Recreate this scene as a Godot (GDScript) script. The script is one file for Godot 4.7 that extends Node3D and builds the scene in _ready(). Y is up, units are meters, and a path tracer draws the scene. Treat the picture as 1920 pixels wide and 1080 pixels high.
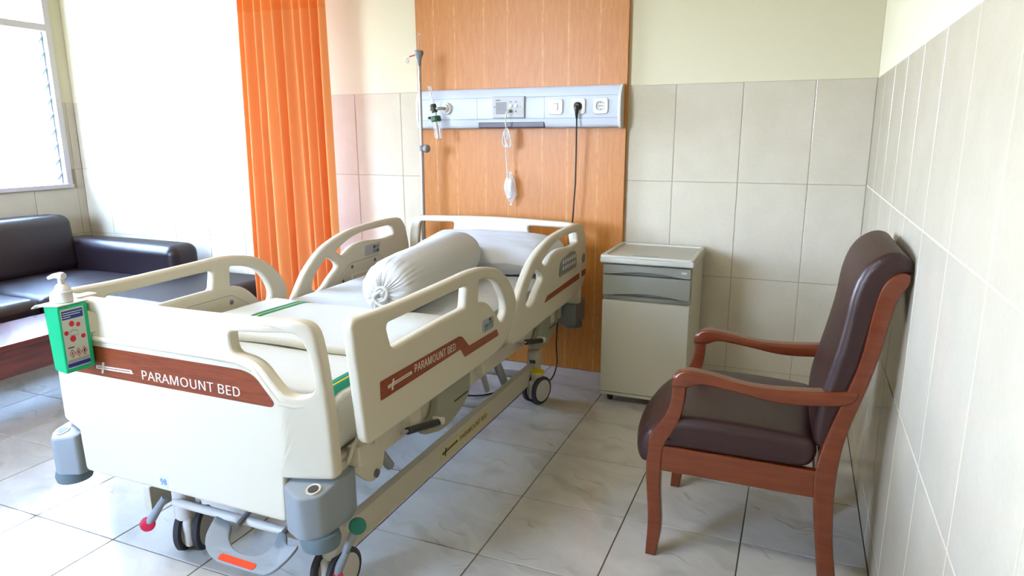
extends Node3D
# A hospital room: adjustable bed, bedside cabinet, armchair, sofa corner by a louvred window.
# World axes: x to the right along the back wall (right wall at x = 0), y up, z towards the viewer (back wall at z = 0).

const FLOOR_TILE := 0.4
const ROOM_LEFT := -5.5
const ROOM_FRONT := 5.7
const ROOM_TOP := 2.95
const TILE_TOP := 1.608
const WALL_TILE_W := 0.3314
const WALL_TILE_H := 0.4973

# ------------------------------------------------------------------ geometry
class Geo:
	var v := PackedVector3Array()
	var t := PackedInt32Array()
	func p(a: Vector3) -> int:
		v.append(a)
		return v.size() - 1
	func tri(a: int, b: int, c: int) -> void:
		t.append(a); t.append(b); t.append(c)
	func quad(a: int, b: int, c: int, d: int) -> void:
		tri(a, b, c); tri(a, c, d)
	func merge(o: Geo) -> Geo:
		var n := v.size()
		v.append_array(o.v)
		for i in o.t: t.append(i + n)
		return self
	func xf(m: Transform3D) -> Geo:
		for i in v.size(): v[i] = m * v[i]
		if m.basis.determinant() < 0.0: flip()
		return self
	func flip() -> void:
		for i in range(0, t.size(), 3):
			var a := t[i + 1]
			t[i + 1] = t[i + 2]
			t[i + 2] = a
	func warp(f: Callable) -> Geo:
		for i in v.size(): v[i] = f.call(v[i])
		return self
	# split every edge longer than most
	func subdivide(most: float, passes := 5) -> Geo:
		for k in passes:
			var mids := {}
			var out := PackedInt32Array()
			var any := false
			for i in range(0, t.size(), 3):
				var q := [t[i], t[i + 1], t[i + 2]]
				var m := [-1, -1, -1]
				var n := 0
				for e in 3:
					var a: int = q[e]
					var b: int = q[(e + 1) % 3]
					if v[a].distance_to(v[b]) > most:
						var key := Vector2i(mini(a, b), maxi(a, b))
						if not mids.has(key):
							v.append((v[a] + v[b]) * 0.5)
							mids[key] = v.size() - 1
						m[e] = mids[key]
						n += 1
				if n == 0:
					out.append_array(PackedInt32Array(q))
				elif n == 3:
					any = true
					out.append_array(PackedInt32Array([q[0], m[0], m[2], m[0], q[1], m[1], m[2], m[1], q[2], m[0], m[1], m[2]]))
				elif n == 1:
					any = true
					for e in 3:
						if m[e] >= 0:
							out.append_array(PackedInt32Array([q[e], m[e], q[(e + 2) % 3], m[e], q[(e + 1) % 3], q[(e + 2) % 3]]))
				else:
					any = true
					for e in 3:
						if m[e] < 0:
							var a: int = q[e]
							var b: int = q[(e + 1) % 3]
							var c: int = q[(e + 2) % 3]
							var mb: int = m[(e + 1) % 3]
							var mc: int = m[(e + 2) % 3]
							out.append_array(PackedInt32Array([a, b, mb, a, mb, mc, mc, mb, c]))
			t = out
			if not any: break
		return self

# weld by position, average the normals of faces that meet at less than the angle given
func finish(g: Geo, angle := 42.0, uvs := PackedVector2Array()) -> ArrayMesh:
	var ids := {}
	var at := PackedInt32Array()
	at.resize(g.v.size())
	for i in g.v.size():
		var key := Vector3i((g.v[i] * 20000.0).round())
		if not ids.has(key): ids[key] = ids.size()
		at[i] = ids[key]
	var faces: Array = []
	faces.resize(ids.size())
	for i in ids.size(): faces[i] = []
	var fn := PackedVector3Array()
	var nf := g.t.size() / 3
	fn.resize(nf)
	for f in nf:
		var a := g.v[g.t[3 * f]]
		fn[f] = (g.v[g.t[3 * f + 1]] - a).cross(g.v[g.t[3 * f + 2]] - a)
		for c in 3: faces[at[g.t[3 * f + c]]].append(f)
	var cosa := cos(deg_to_rad(angle))
	var pos := PackedVector3Array()
	var nor := PackedVector3Array()
	var uv := PackedVector2Array()
	for f in nf:
		var mine := fn[f].normalized()
		if mine == Vector3.ZERO: continue
		for c in [0, 2, 1]:
			var i := g.t[3 * f + c]
			var s := Vector3.ZERO
			for o in faces[at[i]]:
				if fn[o].normalized().dot(mine) > cosa: s += fn[o]
			pos.append(g.v[i])
			nor.append(s.normalized() if s.length() > 1e-14 else mine)
			if uvs.size(): uv.append(uvs[i])
	var arrays := []
	arrays.resize(Mesh.ARRAY_MAX)
	arrays[Mesh.ARRAY_VERTEX] = pos
	arrays[Mesh.ARRAY_NORMAL] = nor
	if uvs.size(): arrays[Mesh.ARRAY_TEX_UV] = uv
	var m := ArrayMesh.new()
	m.add_surface_from_arrays(Mesh.PRIMITIVE_TRIANGLES, arrays)
	return m

# rounded box
func rbox(c: Vector3, s: Vector3, r := 0.01, seg := 2) -> Geo:
	var g := Geo.new()
	var h := s * 0.5
	r = minf(r, minf(h.x, minf(h.y, h.z)) * 0.999)
	for axis in 3:
		var a1 := (axis + 1) % 3
		var a2 := (axis + 2) % 3
		var l1: Array = []
		var l2: Array = []
		for i in seg + 1:
			l1.append(-h[a1] + r * (1.0 - cos(i * PI / 2 / seg) * 1.0) if false else -h[a1] + r * float(i) / seg)
			l2.append(-h[a2] + r * float(i) / seg)
		for i in seg + 1:
			l1.append(h[a1] - r + r * float(i) / seg)
			l2.append(h[a2] - r + r * float(i) / seg)
		for side in [-1.0, 1.0]:
			var grid: Array = []
			for x in l1:
				var row: Array = []
				for y in l2:
					var q := Vector3.ZERO
					q[axis] = side * h[axis]
					q[a1] = x
					q[a2] = y
					var inner := q.clamp(-h + Vector3.ONE * r, h - Vector3.ONE * r)
					row.append(g.p(c + inner + (q - inner).normalized() * r))
				grid.append(row)
			for i in l1.size() - 1:
				for j in l2.size() - 1:
					if side > 0: g.quad(grid[i][j], grid[i + 1][j], grid[i + 1][j + 1], grid[i][j + 1])
					else: g.quad(grid[i][j], grid[i][j + 1], grid[i + 1][j + 1], grid[i + 1][j])
	return g

func span(a: Vector3, b: Vector3, r := 0.004, seg := 1) -> Geo:
	return rbox((a + b) * 0.5, (b - a).abs(), r, seg)

# swept tube along points, radius a number or one for each point
func tube(pts: Array, radius: Variant, n := 10, closed := false) -> Geo:
	var g := Geo.new()
	var rings: Array = []
	var up := Vector3.UP
	var count := pts.size()
	var last := Vector3.ZERO
	for i in count:
		var d: Vector3
		if closed: d = (pts[(i + 1) % count] - pts[(i + count - 1) % count]).normalized()
		else: d = (pts[mini(i + 1, count - 1)] - pts[maxi(i - 1, 0)]).normalized()
		if i == 0:
			up = Vector3.UP if absf(d.y) < 0.9 else Vector3.RIGHT
		var side := d.cross(up).normalized()
		up = side.cross(d).normalized()
		var r: float = radius[i] if radius is Array else radius
		var ring: Array = []
		for k in n:
			var a := TAU * k / n
			ring.append(g.p(pts[i] + (side * cos(a) + up * sin(a)) * r))
		rings.append(ring)
	for i in (count if closed else count - 1):
		var a: Array = rings[i]
		var b: Array = rings[(i + 1) % count]
		for k in n:
			g.quad(a[k], b[k], b[(k + 1) % n], a[(k + 1) % n])
	if not closed:
		var c0 := g.p(pts[0])
		var c1 := g.p(pts[count - 1])
		for k in n:
			g.tri(c0, rings[0][k], rings[0][(k + 1) % n])
			g.tri(c1, rings[count - 1][(k + 1) % n], rings[count - 1][k])
	# make sure that it faces outwards
	var mid: Vector3 = (g.v[rings[0][0]] + g.v[rings[1][0]]) * 0.5 - (pts[0] + pts[1]) * 0.5
	var fa := g.v[g.t[0]]
	if (g.v[g.t[1]] - fa).cross(g.v[g.t[2]] - fa).dot(mid) < 0: g.flip()
	return g

# profile of (radius, height) turned round the y axis
func lathe(prof: Array, n := 24) -> Geo:
	var g := Geo.new()
	var rings: Array = []
	for q in prof:
		var ring: Array = []
		for k in n:
			var a := TAU * k / n
			ring.append(g.p(Vector3(q[0] * cos(a), q[1], q[0] * sin(a))))
		rings.append(ring)
	for i in prof.size() - 1:
		for k in n:
			g.quad(rings[i][k], rings[i + 1][k], rings[i + 1][(k + 1) % n], rings[i][(k + 1) % n])
	if prof[0][0] > 1e-5:
		var c := g.p(Vector3(0, prof[0][1], 0))
		for k in n: g.tri(c, rings[0][k], rings[0][(k + 1) % n])
	var e := prof.size() - 1
	if prof[e][0] > 1e-5:
		var c := g.p(Vector3(0, prof[e][1], 0))
		for k in n: g.tri(c, rings[e][(k + 1) % n], rings[e][k])
	return g

# turn a lathe or any shape from the y axis onto the direction d, at point a
func along(a: Vector3, d: Vector3) -> Transform3D:
	d = d.normalized()
	var x := Vector3.FORWARD.cross(d) if absf(d.z) < 0.9 else Vector3.UP.cross(d)
	x = x.normalized()
	return Transform3D(Basis(x, d, x.cross(d)), a)

func rod(a: Vector3, b: Vector3, r: float, n := 14, bevel := 0.0) -> Geo:
	var l := a.distance_to(b)
	var pr := [[r, 0.0], [r, l]] if bevel <= 0 else [[r - bevel, 0.0], [r, bevel], [r, l - bevel], [r - bevel, l]]
	return lathe(pr, n).xf(along(a, b - a))

# polygon with rounded corners from [x, y, corner size]
func rp(pts: Array, seg := 4) -> PackedVector2Array:
	var out := PackedVector2Array()
	var n := pts.size()
	for i in n:
		var q := Vector2(pts[i][0], pts[i][1])
		var r: float = pts[i][2] if pts[i].size() > 2 else 0.0
		if r <= 0:
			out.append(q)
			continue
		var a := Vector2(pts[(i + n - 1) % n][0], pts[(i + n - 1) % n][1])
		var b := Vector2(pts[(i + 1) % n][0], pts[(i + 1) % n][1])
		var pa := q + (a - q).normalized() * minf(r, a.distance_to(q) * 0.49)
		var pb := q + (b - q).normalized() * minf(r, b.distance_to(q) * 0.49)
		for k in seg + 1:
			var t := float(k) / seg
			out.append(pa.lerp(q, t).lerp(q.lerp(pb, t), t))
	return out

func smooth_loop(pts: Array, n := 3) -> PackedVector2Array:
	var out := PackedVector2Array()
	var c := pts.size()
	for i in c:
		var a: Vector2 = pts[(i + c - 1) % c]
		var b: Vector2 = pts[i]
		var d: Vector2 = pts[(i + 1) % c]
		var e: Vector2 = pts[(i + 2) % c]
		for k in n:
			out.append(b.cubic_interpolate(d, a, e, float(k) / n))
	return out

func area2(q: PackedVector2Array) -> float:
	var s := 0.0
	for i in q.size(): s += q[i].cross(q[(i + 1) % q.size()])
	return s * 0.5

func turned(q: PackedVector2Array, positive: bool) -> PackedVector2Array:
	var o := q.duplicate()
	if (area2(o) > 0) != positive: o.reverse()
	return o

func inset(q: PackedVector2Array, by: float) -> PackedVector2Array:
	if by == 0.0: return q.duplicate()
	var out := PackedVector2Array()
	var n := q.size()
	for i in n:
		var d0 := (q[i] - q[(i + n - 1) % n]).normalized()
		var d1 := (q[(i + 1) % n] - q[i]).normalized()
		var n0 := Vector2(-d0.y, d0.x)
		var n1 := Vector2(-d1.y, d1.x)
		var b := (n0 + n1)
		if b.length() < 0.2: b = n0
		b = b.normalized()
		out.append(q[i] + b * by / maxf(0.5, b.dot(n0)))
	for k in 12:   # corners tighter than the inset close up instead of crossing over
		var any := false
		for i in n:
			var j := (i + 1) % n
			if (out[j] - out[i]).dot(q[j] - q[i]) < -1e-12:
				var m := (out[i] + out[j]) * 0.5
				out[i] = m
				out[j] = m
				any = true
		if not any: break
	return out

# ear clipping of one ring (positive turn); pts may repeat points where a hole was bridged
func ears(pts: PackedVector2Array, idx: PackedInt32Array) -> PackedInt32Array:
	var out := PackedInt32Array()
	var l := Array(idx)
	var guard := 0
	while l.size() > 3 and guard < 20000:
		guard += 1
		var pick := -1
		for strict in 2:   # the second round forgives points that touch an edge
			var best := -1.0
			for i in l.size():
				var a: Vector2 = pts[l[(i + l.size() - 1) % l.size()]]
				var b: Vector2 = pts[l[i]]
				var c: Vector2 = pts[l[(i + 1) % l.size()]]
				var turn := (b - a).cross(c - b)
				if turn <= (1e-9 if strict == 0 else -1e-12): continue
				var ac := a.distance_to(c)
				var shape := turn / maxf(1e-12, maxf(ac * ac, maxf(a.distance_squared_to(b), b.distance_squared_to(c))))
				if shape <= best: continue
				var clear := true
				if strict < 2:
					var eps := -1e-10 if strict == 0 else 1e-9
					for j in l:
						var q: Vector2 = pts[j]
						if q.distance_squared_to(a) < 1e-12 or q.distance_squared_to(b) < 1e-12 or q.distance_squared_to(c) < 1e-12: continue
						if (b - a).cross(q - a) > eps and (c - b).cross(q - b) > eps and (a - c).cross(q - c) > eps:
							clear = false
							break
				if clear:
					best = shape
					pick = i
			if pick >= 0: break
		if pick < 0:   # drop the flattest corner where tight arcs have closed up
			var least := INF
			for i in l.size():
				var a: Vector2 = pts[l[(i + l.size() - 1) % l.size()]]
				var b: Vector2 = pts[l[i]]
				var c: Vector2 = pts[l[(i + 1) % l.size()]]
				var k := minf(a.distance_to(b), b.distance_to(c)) * (1.0 + absf((b - a).cross(c - b)))
				if k < least:
					least = k
					pick = i
			l.remove_at(pick)
			continue
		out.append_array(PackedInt32Array([l[(pick + l.size() - 1) % l.size()], l[pick], l[(pick + 1) % l.size()]]))
		l.remove_at(pick)
	if l.size() == 3: out.append_array(PackedInt32Array(l))
	return out

func cap(outer: PackedVector2Array, holes: Array) -> Array:   # [points, triangles]
	var pts := outer.duplicate()
	var ring := PackedInt32Array(range(outer.size()))
	var order := holes.duplicate()
	for h in order:
		var start := pts.size()
		pts.append_array(h)
		var best := INF
		var bi := 0
		var bj := 0
		for i in ring.size():
			for j in h.size():
				var d: float = pts[ring[i]].distance_squared_to(h[j])
				if d < best:
					best = d
					bi = i
					bj = j
		var nr := PackedInt32Array()
		for i in bi + 1: nr.append(ring[i])
		for j in h.size() + 1: nr.append(start + (bj + j) % h.size())
		for i in range(bi, ring.size()): nr.append(ring[i])
		ring = nr
	return [pts, ears(pts, ring)]

# flat plate with rounded rims: outline in x, y, thickness from z = 0 to z = d
func plate(outer0: PackedVector2Array, holes0: Array, d: float, bev := 0.004, seg := 2) -> Geo:
	var g := Geo.new()
	var loops: Array = [turned(outer0, true)]
	for h in holes0: loops.append(turned(h, false))
	var rings: Array = []   # [inset, w]
	if bev <= 0: rings = [[0.0, 0.0], [0.0, d]]
	else:
		for k in seg + 1:
			var a := PI / 2 * k / seg
			rings.append([bev * (1 - sin(a)), bev * (1 - cos(a))])
		for k in seg + 1:
			var a := PI / 2 * k / seg
			rings.append([bev * (1 - cos(a)), d - bev + bev * sin(a)])
	for q in loops:
		var before: Array = []
		for r in rings:
			var now: Array = []
			for c in inset(q, r[0]): now.append(g.p(Vector3(c.x, c.y, r[1])))
			if before.size():
				for i in now.size():
					var j := (i + 1) % now.size()
					g.quad(before[i], before[j], now[j], now[i])
			before = now
	for side in 2:
		var r: Array = rings[0] if side == 0 else rings[rings.size() - 1]
		var hs: Array = []
		for i in range(1, loops.size()): hs.append(inset(loops[i], r[0]))
		var c := cap(inset(loops[0], r[0]), hs)
		var base := g.v.size()
		for q in c[0]: g.p(Vector3(q.x, q.y, r[1]))
		var tr: PackedInt32Array = c[1]
		for i in range(0, tr.size(), 3):
			if side == 1: g.tri(base + tr[i], base + tr[i + 1], base + tr[i + 2])
			else: g.tri(base + tr[i], base + tr[i + 2], base + tr[i + 1])
	return g

# maps of a plate's (x, y, z): onto the plane x = const facing +x (outline given as z, y), facing -x, facing +z, lying flat
func face_x(x: float) -> Transform3D:   # outline (z, y) -> world, thickness from x towards +x
	return Transform3D(Basis(Vector3(0, 0, 1), Vector3(0, 1, 0), Vector3(1, 0, 0)), Vector3(x, 0, 0))
func face_z(z: float) -> Transform3D:
	return Transform3D(Basis.IDENTITY, Vector3(0, 0, z))
func face_y(y: float) -> Transform3D:   # outline (x, z), thickness upwards
	return Transform3D(Basis(Vector3(1, 0, 0), Vector3(0, 0, 1), Vector3(0, 1, 0)), Vector3(0, y, 0))

# ------------------------------------------------------------------ things
var taken := {}
func numbered(called: String) -> String:
	var n: int = taken.get(called, 0)
	taken[called] = n + 1
	return called if n == 0 else "%s_%03d" % [called, n]

func thing(called: String, label: String, category: String, at: Vector3, group := "") -> Node3D:
	var o := Node3D.new()
	o.name = numbered(called)
	add_child(o)
	o.position = at
	o.set_meta("label", label)
	o.set_meta("category", category)
	if group: o.set_meta("group", group)
	return o

func setting(called: String) -> Node3D:
	var o := Node3D.new()
	o.name = called
	add_child(o)
	o.set_meta("kind", "structure")
	return o

# a part whose mesh is given in world coordinates
func part(called: String, shape: Variant, m: Material, parent: Node3D, angle := 42.0) -> MeshInstance3D:
	var o := MeshInstance3D.new()
	o.name = called
	o.mesh = finish(shape, angle) if shape is Geo else shape
	o.material_override = m
	parent.add_child(o, true)
	if parent.get_parent() == self and not (parent is MeshInstance3D) and not parent.has_meta("kind"): o.position = -parent.position
	return o

# raised lettering, baseline start at a, running along dir, upright up
func lettering(called: String, words: String, a: Vector3, dir: Vector3, up: Vector3, width: float, height: float, m: Material, parent: Node3D, deep := 0.0006) -> MeshInstance3D:
	var tm := TextMesh.new()
	var f := SystemFont.new()
	f.font_names = PackedStringArray(["Droid Sans"])
	tm.font = f
	tm.text = words
	tm.font_size = 64
	tm.pixel_size = 0.01
	tm.depth = 0.02
	tm.curve_step = 2.0
	tm.horizontal_alignment = HORIZONTAL_ALIGNMENT_LEFT
	var box := tm.get_aabb()
	var o := part(called, tm, m, parent)
	var sx := width / box.size.x
	var sy := height / box.size.y
	dir = dir.normalized()
	up = up.normalized()
	var nrm := dir.cross(up)
	var b := Basis(dir * sx, up * sy, nrm * (deep / 0.02))
	o.transform = Transform3D(b, o.position + a - b * box.position)
	return o

# the maker's mark: a long thin box crossed near its start
func emblem(called: String, a: Vector3, dir: Vector3, up: Vector3, width: float, height: float, m: Material, parent: Node3D) -> void:
	var t := height * 0.17
	var o := plate(rp([[0, height * 0.34], [width, height * 0.42], [width * 0.96, height * 0.74], [0, height * 0.66]]), [rp([[t, height * 0.34 + t * 0.75], [width - t * 1.6, height * 0.42 + t * 0.7], [width - t * 1.9, height * 0.74 - t * 0.7], [t, height * 0.66 - t * 0.7]])], 0.0006, 0)
	o.merge(plate(rp([[width * 0.13, 0], [width * 0.13 + t * 1.4, 0], [width * 0.21 + t, height], [width * 0.21 - t * 0.4, height]]), [], 0.0009, 0))
	dir = dir.normalized()
	up = up.normalized()
	part(called, o.xf(Transform3D(Basis(dir, up, dir.cross(up)), a)), m, parent)

# ------------------------------------------------------------------ materials
var M := {}
func mat(rgb: Color, rough := 0.5, metal := 0.0) -> StandardMaterial3D:
	var m := StandardMaterial3D.new()
	m.albedo_color = rgb
	m.roughness = rough
	m.metallic = metal
	return m

func picture(w: int, h: int, f: Callable) -> ImageTexture:
	var b := PackedByteArray()
	b.resize(w * h * 3)
	var i := 0
	for y in h:
		for x in w:
			var c: Color = f.call(x, y)
			b[i] = clampi(int(c.r * 255.0), 0, 255)
			b[i + 1] = clampi(int(c.g * 255.0), 0, 255)
			b[i + 2] = clampi(int(c.b * 255.0), 0, 255)
			i += 3
	return ImageTexture.create_from_image(Image.create_from_data(w, h, false, Image.FORMAT_RGB8, b))

func bumps(w: int, h: int, f: Callable, strength := 4.0) -> ImageTexture:
	var im := Image.create(w, h, false, Image.FORMAT_RGB8)
	for y in h:
		for x in w:
			var k: float = f.call(x, y)
			im.set_pixel(x, y, Color(k, k, k))
	im.bump_map_to_normal_map(strength)
	return ImageTexture.create_from_image(im)

func noise(sd: int, freq: float, oct := 4) -> FastNoiseLite:
	var n := FastNoiseLite.new()
	n.seed = sd
	n.frequency = freq
	n.noise_type = FastNoiseLite.TYPE_SIMPLEX_SMOOTH
	n.fractal_octaves = oct
	return n

func triplanar(m: StandardMaterial3D, scale: Vector3, world := false) -> StandardMaterial3D:
	m.uv1_triplanar = true
	m.uv1_world_triplanar = world
	m.uv1_scale = scale
	return m

func make_materials() -> void:
	# marble-look floor tile
	var na := noise(11, 0.006, 4)
	var nb := noise(12, 0.004, 3)
	var nc := noise(13, 0.012, 4)
	var nd := noise(14, 0.05, 2)
	var marble := picture(768, 768, func(x, y):
		var wx: float = x + 26.0 * nb.get_noise_2d(x * 2.2, y * 2.2)
		var wy: float = y + 30.0 * nb.get_noise_2d(x * 2.0 + 300.0, y * 2.0) + 0.28 * x
		var r: float = absf(na.get_noise_2d(wx * 0.22, wy * 1.9))
		var vein: float = clampf(1.0 - r / 0.05, 0.0, 1.0) * clampf(nc.get_noise_2d(x * 0.7 + 900.0, y * 0.7) * 3.2 - 0.35, 0.0, 1.0)
		var cloud: float = nc.get_noise_2d(x * 0.4, wy * 0.9) * 0.05 + nd.get_noise_2d(x * 0.6, wy * 1.6) * 0.014
		var moss: float = clampf(nb.get_noise_2d(wx * 1.1 + 50.0, wy * 2.6 + 700.0) * 2.4 - 0.35, 0.0, 1.0)
		var c := Color(0.84, 0.825, 0.795) + Color(1, 1, 0.98) * cloud
		c = c.lerp(Color(0.68, 0.67, 0.60), moss * 0.45)
		return c.lerp(Color(0.55, 0.51, 0.44), vein * 0.42))
	M.floor_tile = mat(Color.WHITE, 0.07)
	M.floor_tile.albedo_texture = marble
	M.floor_tile.metallic_specular = 0.55
	M.grout_floor = mat(Color(0.42, 0.39, 0.35), 0.9)
	# wall tile: pale cream with faint clouds
	var ne := noise(21, 0.02, 4)
	var nf := noise(22, 0.2, 2)
	var cream := picture(512, 512, func(x, y):
		var k: float = ne.get_noise_2d(x, y) * 0.02 + nf.get_noise_2d(x, y) * 0.010
		return Color(0.90 + k, 0.865 + k, 0.785 + k * 1.2))
	M.wall_tile = mat(Color.WHITE, 0.06)
	M.wall_tile.albedo_texture = cream
	M.grout_wall = mat(Color(0.74, 0.69, 0.61), 0.9)
	M.grout_reflection = mat(Color(0.95, 0.94, 0.91), 0.9)  # wall grout whitened, the right wall's grazing reflection painted into its colour
	M.paint = mat(Color(0.96, 0.935, 0.82), 0.85)
	M.ceiling = mat(Color(0.95, 0.95, 0.93), 0.9)
	# light oak laminate, grain upright
	var ng := noise(31, 0.02, 4)
	var nh := noise(32, 0.09, 3)
	var ni := noise(33, 0.3, 2)
	var pale := [95, 205, 355, 470, 640, 760, 900]
	var oak := picture(1024, 768, func(x, y):
		var w: float = x + 10.0 * ng.get_noise_2d(x * 0.25, y * 0.10)
		var k: float = nh.get_noise_2d(w * 1.1, y * 0.07) * 0.5 + ni.get_noise_2d(w * 2.2, y * 0.10) * 0.35
		var ring: float = 0.5 + 0.5 * sin(w * 0.22 + 9.0 * ng.get_noise_2d(w * 0.35, y * 0.14 + 400.0))
		var c := Color(0.80, 0.535, 0.245).lerp(Color(0.705, 0.42, 0.15), clampf(0.45 + k * 0.8 + (ring - 0.5) * 0.22, 0.0, 1.0))
		for s in pale:
			var d: float = absf(x + 3.0 * ng.get_noise_2d(s, y * 0.3) - s)
			if d < 6.0: c = c.lerp(Color(0.90, 0.70, 0.44), (1.0 - d / 6.0) * (0.45 + 0.5 * nh.get_noise_2d(s, y * 0.3)))
		return c)
	M.oak = mat(Color.WHITE, 0.38)
	M.oak.albedo_texture = oak
	# reddish wood print of the bed's bands
	var nj := noise(41, 0.03, 4)
	var band := picture(512, 128, func(x, y):
		var k: float = nj.get_noise_2d(x * 0.12, y * 2.4) * 0.6 + nj.get_noise_2d(x * 0.5, y * 6.0 + 99.0) * 0.4
		return Color(0.56, 0.26, 0.12).lerp(Color(0.42, 0.17, 0.075), clampf(0.5 + k, 0.0, 1.0)))
	M.band = triplanar(mat(Color.WHITE, 0.35), Vector3(2.0, 8.0, 2.0))
	M.band.albedo_texture = band
	# varnished red-brown wood of the armchair and the low table
	var red := picture(512, 256, func(x, y):
		var k: float = nj.get_noise_2d(x * 0.2 + 500.0, y * 1.6) * 0.7
		return Color(0.45, 0.195, 0.085).lerp(Color(0.385, 0.15, 0.062), clampf(0.5 + k, 0.0, 1.0)))
	M.red_wood = triplanar(mat(Color.WHITE, 0.22), Vector3(1.6, 3.0, 1.6))
	M.red_wood.albedo_texture = red
	M.red_wood.clearcoat_enabled = true
	M.red_wood.clearcoat = 0.5
	M.red_wood.clearcoat_roughness = 0.12
	var nt := noise(47, 0.03, 4)
	var mahog := picture(512, 256, func(x, y):
		var k: float = nt.get_noise_2d(x * 0.15, y * 1.8) * 0.8
		return Color(0.43, 0.13, 0.085).lerp(Color(0.30, 0.075, 0.05), clampf(0.5 + k, 0.0, 1.0)))
	M.mahogany = triplanar(mat(Color.WHITE, 0.2), Vector3(1.4, 2.0, 1.4))
	M.mahogany.albedo_texture = mahog
	M.mahogany.clearcoat_enabled = true
	M.mahogany.clearcoat = 0.6
	M.mahogany.clearcoat_roughness = 0.08
	# leather
	var nk := noise(51, 0.16, 3)
	var grain := bumps(256, 256, func(x, y): return 0.5 + 0.4 * nk.get_noise_2d(x, y), 2.0)
	M.leather = triplanar(mat(Color(0.185, 0.09, 0.095), 0.36), Vector3(4, 4, 4))
	M.leather.normal_enabled = true
	M.leather.normal_texture = grain
	M.leather.normal_scale = 0.25
	M.sofa_leather = triplanar(mat(Color(0.125, 0.085, 0.11), 0.36), Vector3(3, 3, 3))
	M.sofa_leather.normal_enabled = true
	M.sofa_leather.normal_texture = grain
	M.sofa_leather.normal_scale = 0.25
	# cloth
	var knit := bumps(128, 128, func(x, y): return 0.5 + 0.28 * sin(x * TAU / 16.0) * sin(y * TAU / 16.0 + (PI if int(x / 16) % 2 else 0.0)), 3.0)
	M.knit = triplanar(mat(Color(0.93, 0.94, 0.92), 0.92), Vector3(14, 14, 14))
	M.knit.normal_enabled = true
	M.knit.normal_texture = knit
	M.knit.normal_scale = 0.9
	var nl := noise(61, 0.012, 4)
	var crease := bumps(512, 512, func(x, y): return 0.5 + 0.45 * nl.get_noise_2d(x * 0.6, y * 1.5), 6.0)
	M.linen = triplanar(mat(Color(0.90, 0.915, 0.93), 0.85), Vector3(1.6, 1.6, 1.6))
	M.linen.normal_enabled = true
	M.linen.normal_texture = crease
	M.linen.normal_scale = 0.6
	M.sheet = triplanar(mat(Color(0.87, 0.89, 0.905), 0.85), Vector3(1.2, 1.2, 1.2))
	M.sheet.normal_enabled = true
	M.sheet.normal_texture = crease
	M.sheet.normal_scale = 0.6
	M.stripe_green = mat(Color(0.05, 0.50, 0.40), 0.9)
	M.stripe_yellow = mat(Color(0.86, 0.86, 0.30), 0.9)
	M.curtain = mat(Color(1.0, 0.72, 0.45), 0.8)
	M.curtain.backlight_enabled = true
	M.curtain.backlight = Color(0.96, 0.58, 0.28)
	M.curtain.cull_mode = BaseMaterial3D.CULL_DISABLED
	M.curtain_net = mat(Color(1.0, 0.66, 0.36), 0.8)
	M.curtain_net.backlight_enabled = true
	M.curtain_net.backlight = Color(0.88, 0.48, 0.16)
	M.curtain_net.cull_mode = BaseMaterial3D.CULL_DISABLED
	# plastics and metals
	M.ivory = mat(Color(0.915, 0.89, 0.815), 0.42)
	M.ivory_metal = mat(Color(0.88, 0.855, 0.78), 0.4)
	M.white_plastic = mat(Color(0.93, 0.93, 0.92), 0.35)
	M.white_metal = mat(Color(0.88, 0.87, 0.85), 0.35)
	M.grey_plastic = mat(Color(0.60, 0.64, 0.67), 0.5)
	M.mid_grey = mat(Color(0.52, 0.53, 0.53), 0.5)
	M.blue_grey = mat(Color(0.42, 0.49, 0.53), 0.6)
	M.olive_grey = mat(Color(0.63, 0.63, 0.55), 0.5)
	M.dark_grey = mat(Color(0.26, 0.26, 0.28), 0.5)
	M.black = mat(Color(0.035, 0.035, 0.04), 0.4)
	M.rubber = mat(Color(0.20, 0.20, 0.23), 0.7)
	M.steel = mat(Color(0.76, 0.76, 0.76), 0.32, 0.65)
	M.screw = mat(Color(0.45, 0.46, 0.48), 0.35, 0.6)
	M.pink_red = mat(Color(0.80, 0.07, 0.25), 0.4)
	M.red_mark = mat(Color(0.75, 0.07, 0.15), 0.5)
	M.green_button = mat(Color(0.0, 0.40, 0.33), 0.4)
	M.orange_tape = mat(Color(0.93, 0.25, 0.07), 0.35)
	M.yellow = mat(Color(0.92, 0.82, 0.05), 0.5)
	M.unit_white = mat(Color(0.87, 0.91, 0.97), 0.42)
	M.unit_slot = mat(Color(0.24, 0.22, 0.29), 0.35)
	M.speaker_grey = mat(Color(0.72, 0.73, 0.74), 0.4)
	M.seam = mat(Color(0.55, 0.58, 0.62), 0.6)
	M.ink = mat(Color(0.10, 0.09, 0.09), 0.6)
	M.blue_ink = mat(Color(0.10, 0.42, 0.78), 0.6)
	M.navy = mat(Color(0.08, 0.16, 0.55), 0.5)
	M.label_white = mat(Color(0.86, 0.92, 0.90), 0.4)
	M.white_print = mat(Color(0.95, 0.94, 0.92), 0.5)
	M.amber_strip = mat(Color(0.90, 0.84, 0.64), 0.5)
	M.cabinet = mat(Color(0.87, 0.86, 0.80), 0.4)
	M.cabinet_drawer = mat(Color(0.61, 0.61, 0.56), 0.45)
	M.frame_white = mat(Color(0.93, 0.91, 0.93), 0.4)
	M.clip = mat(Color(0.66, 0.73, 0.76), 0.4, 0.3)
	M.green_bottle = mat(Color(0.03, 0.74, 0.52), 0.25)
	M.green_bottle.backlight_enabled = true
	M.green_bottle.backlight = Color(0.05, 0.45, 0.30)
	M.green_cap = mat(Color(0.02, 0.27, 0.15), 0.35)
	M.dark_green = mat(Color(0.10, 0.17, 0.13), 0.4)
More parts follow.
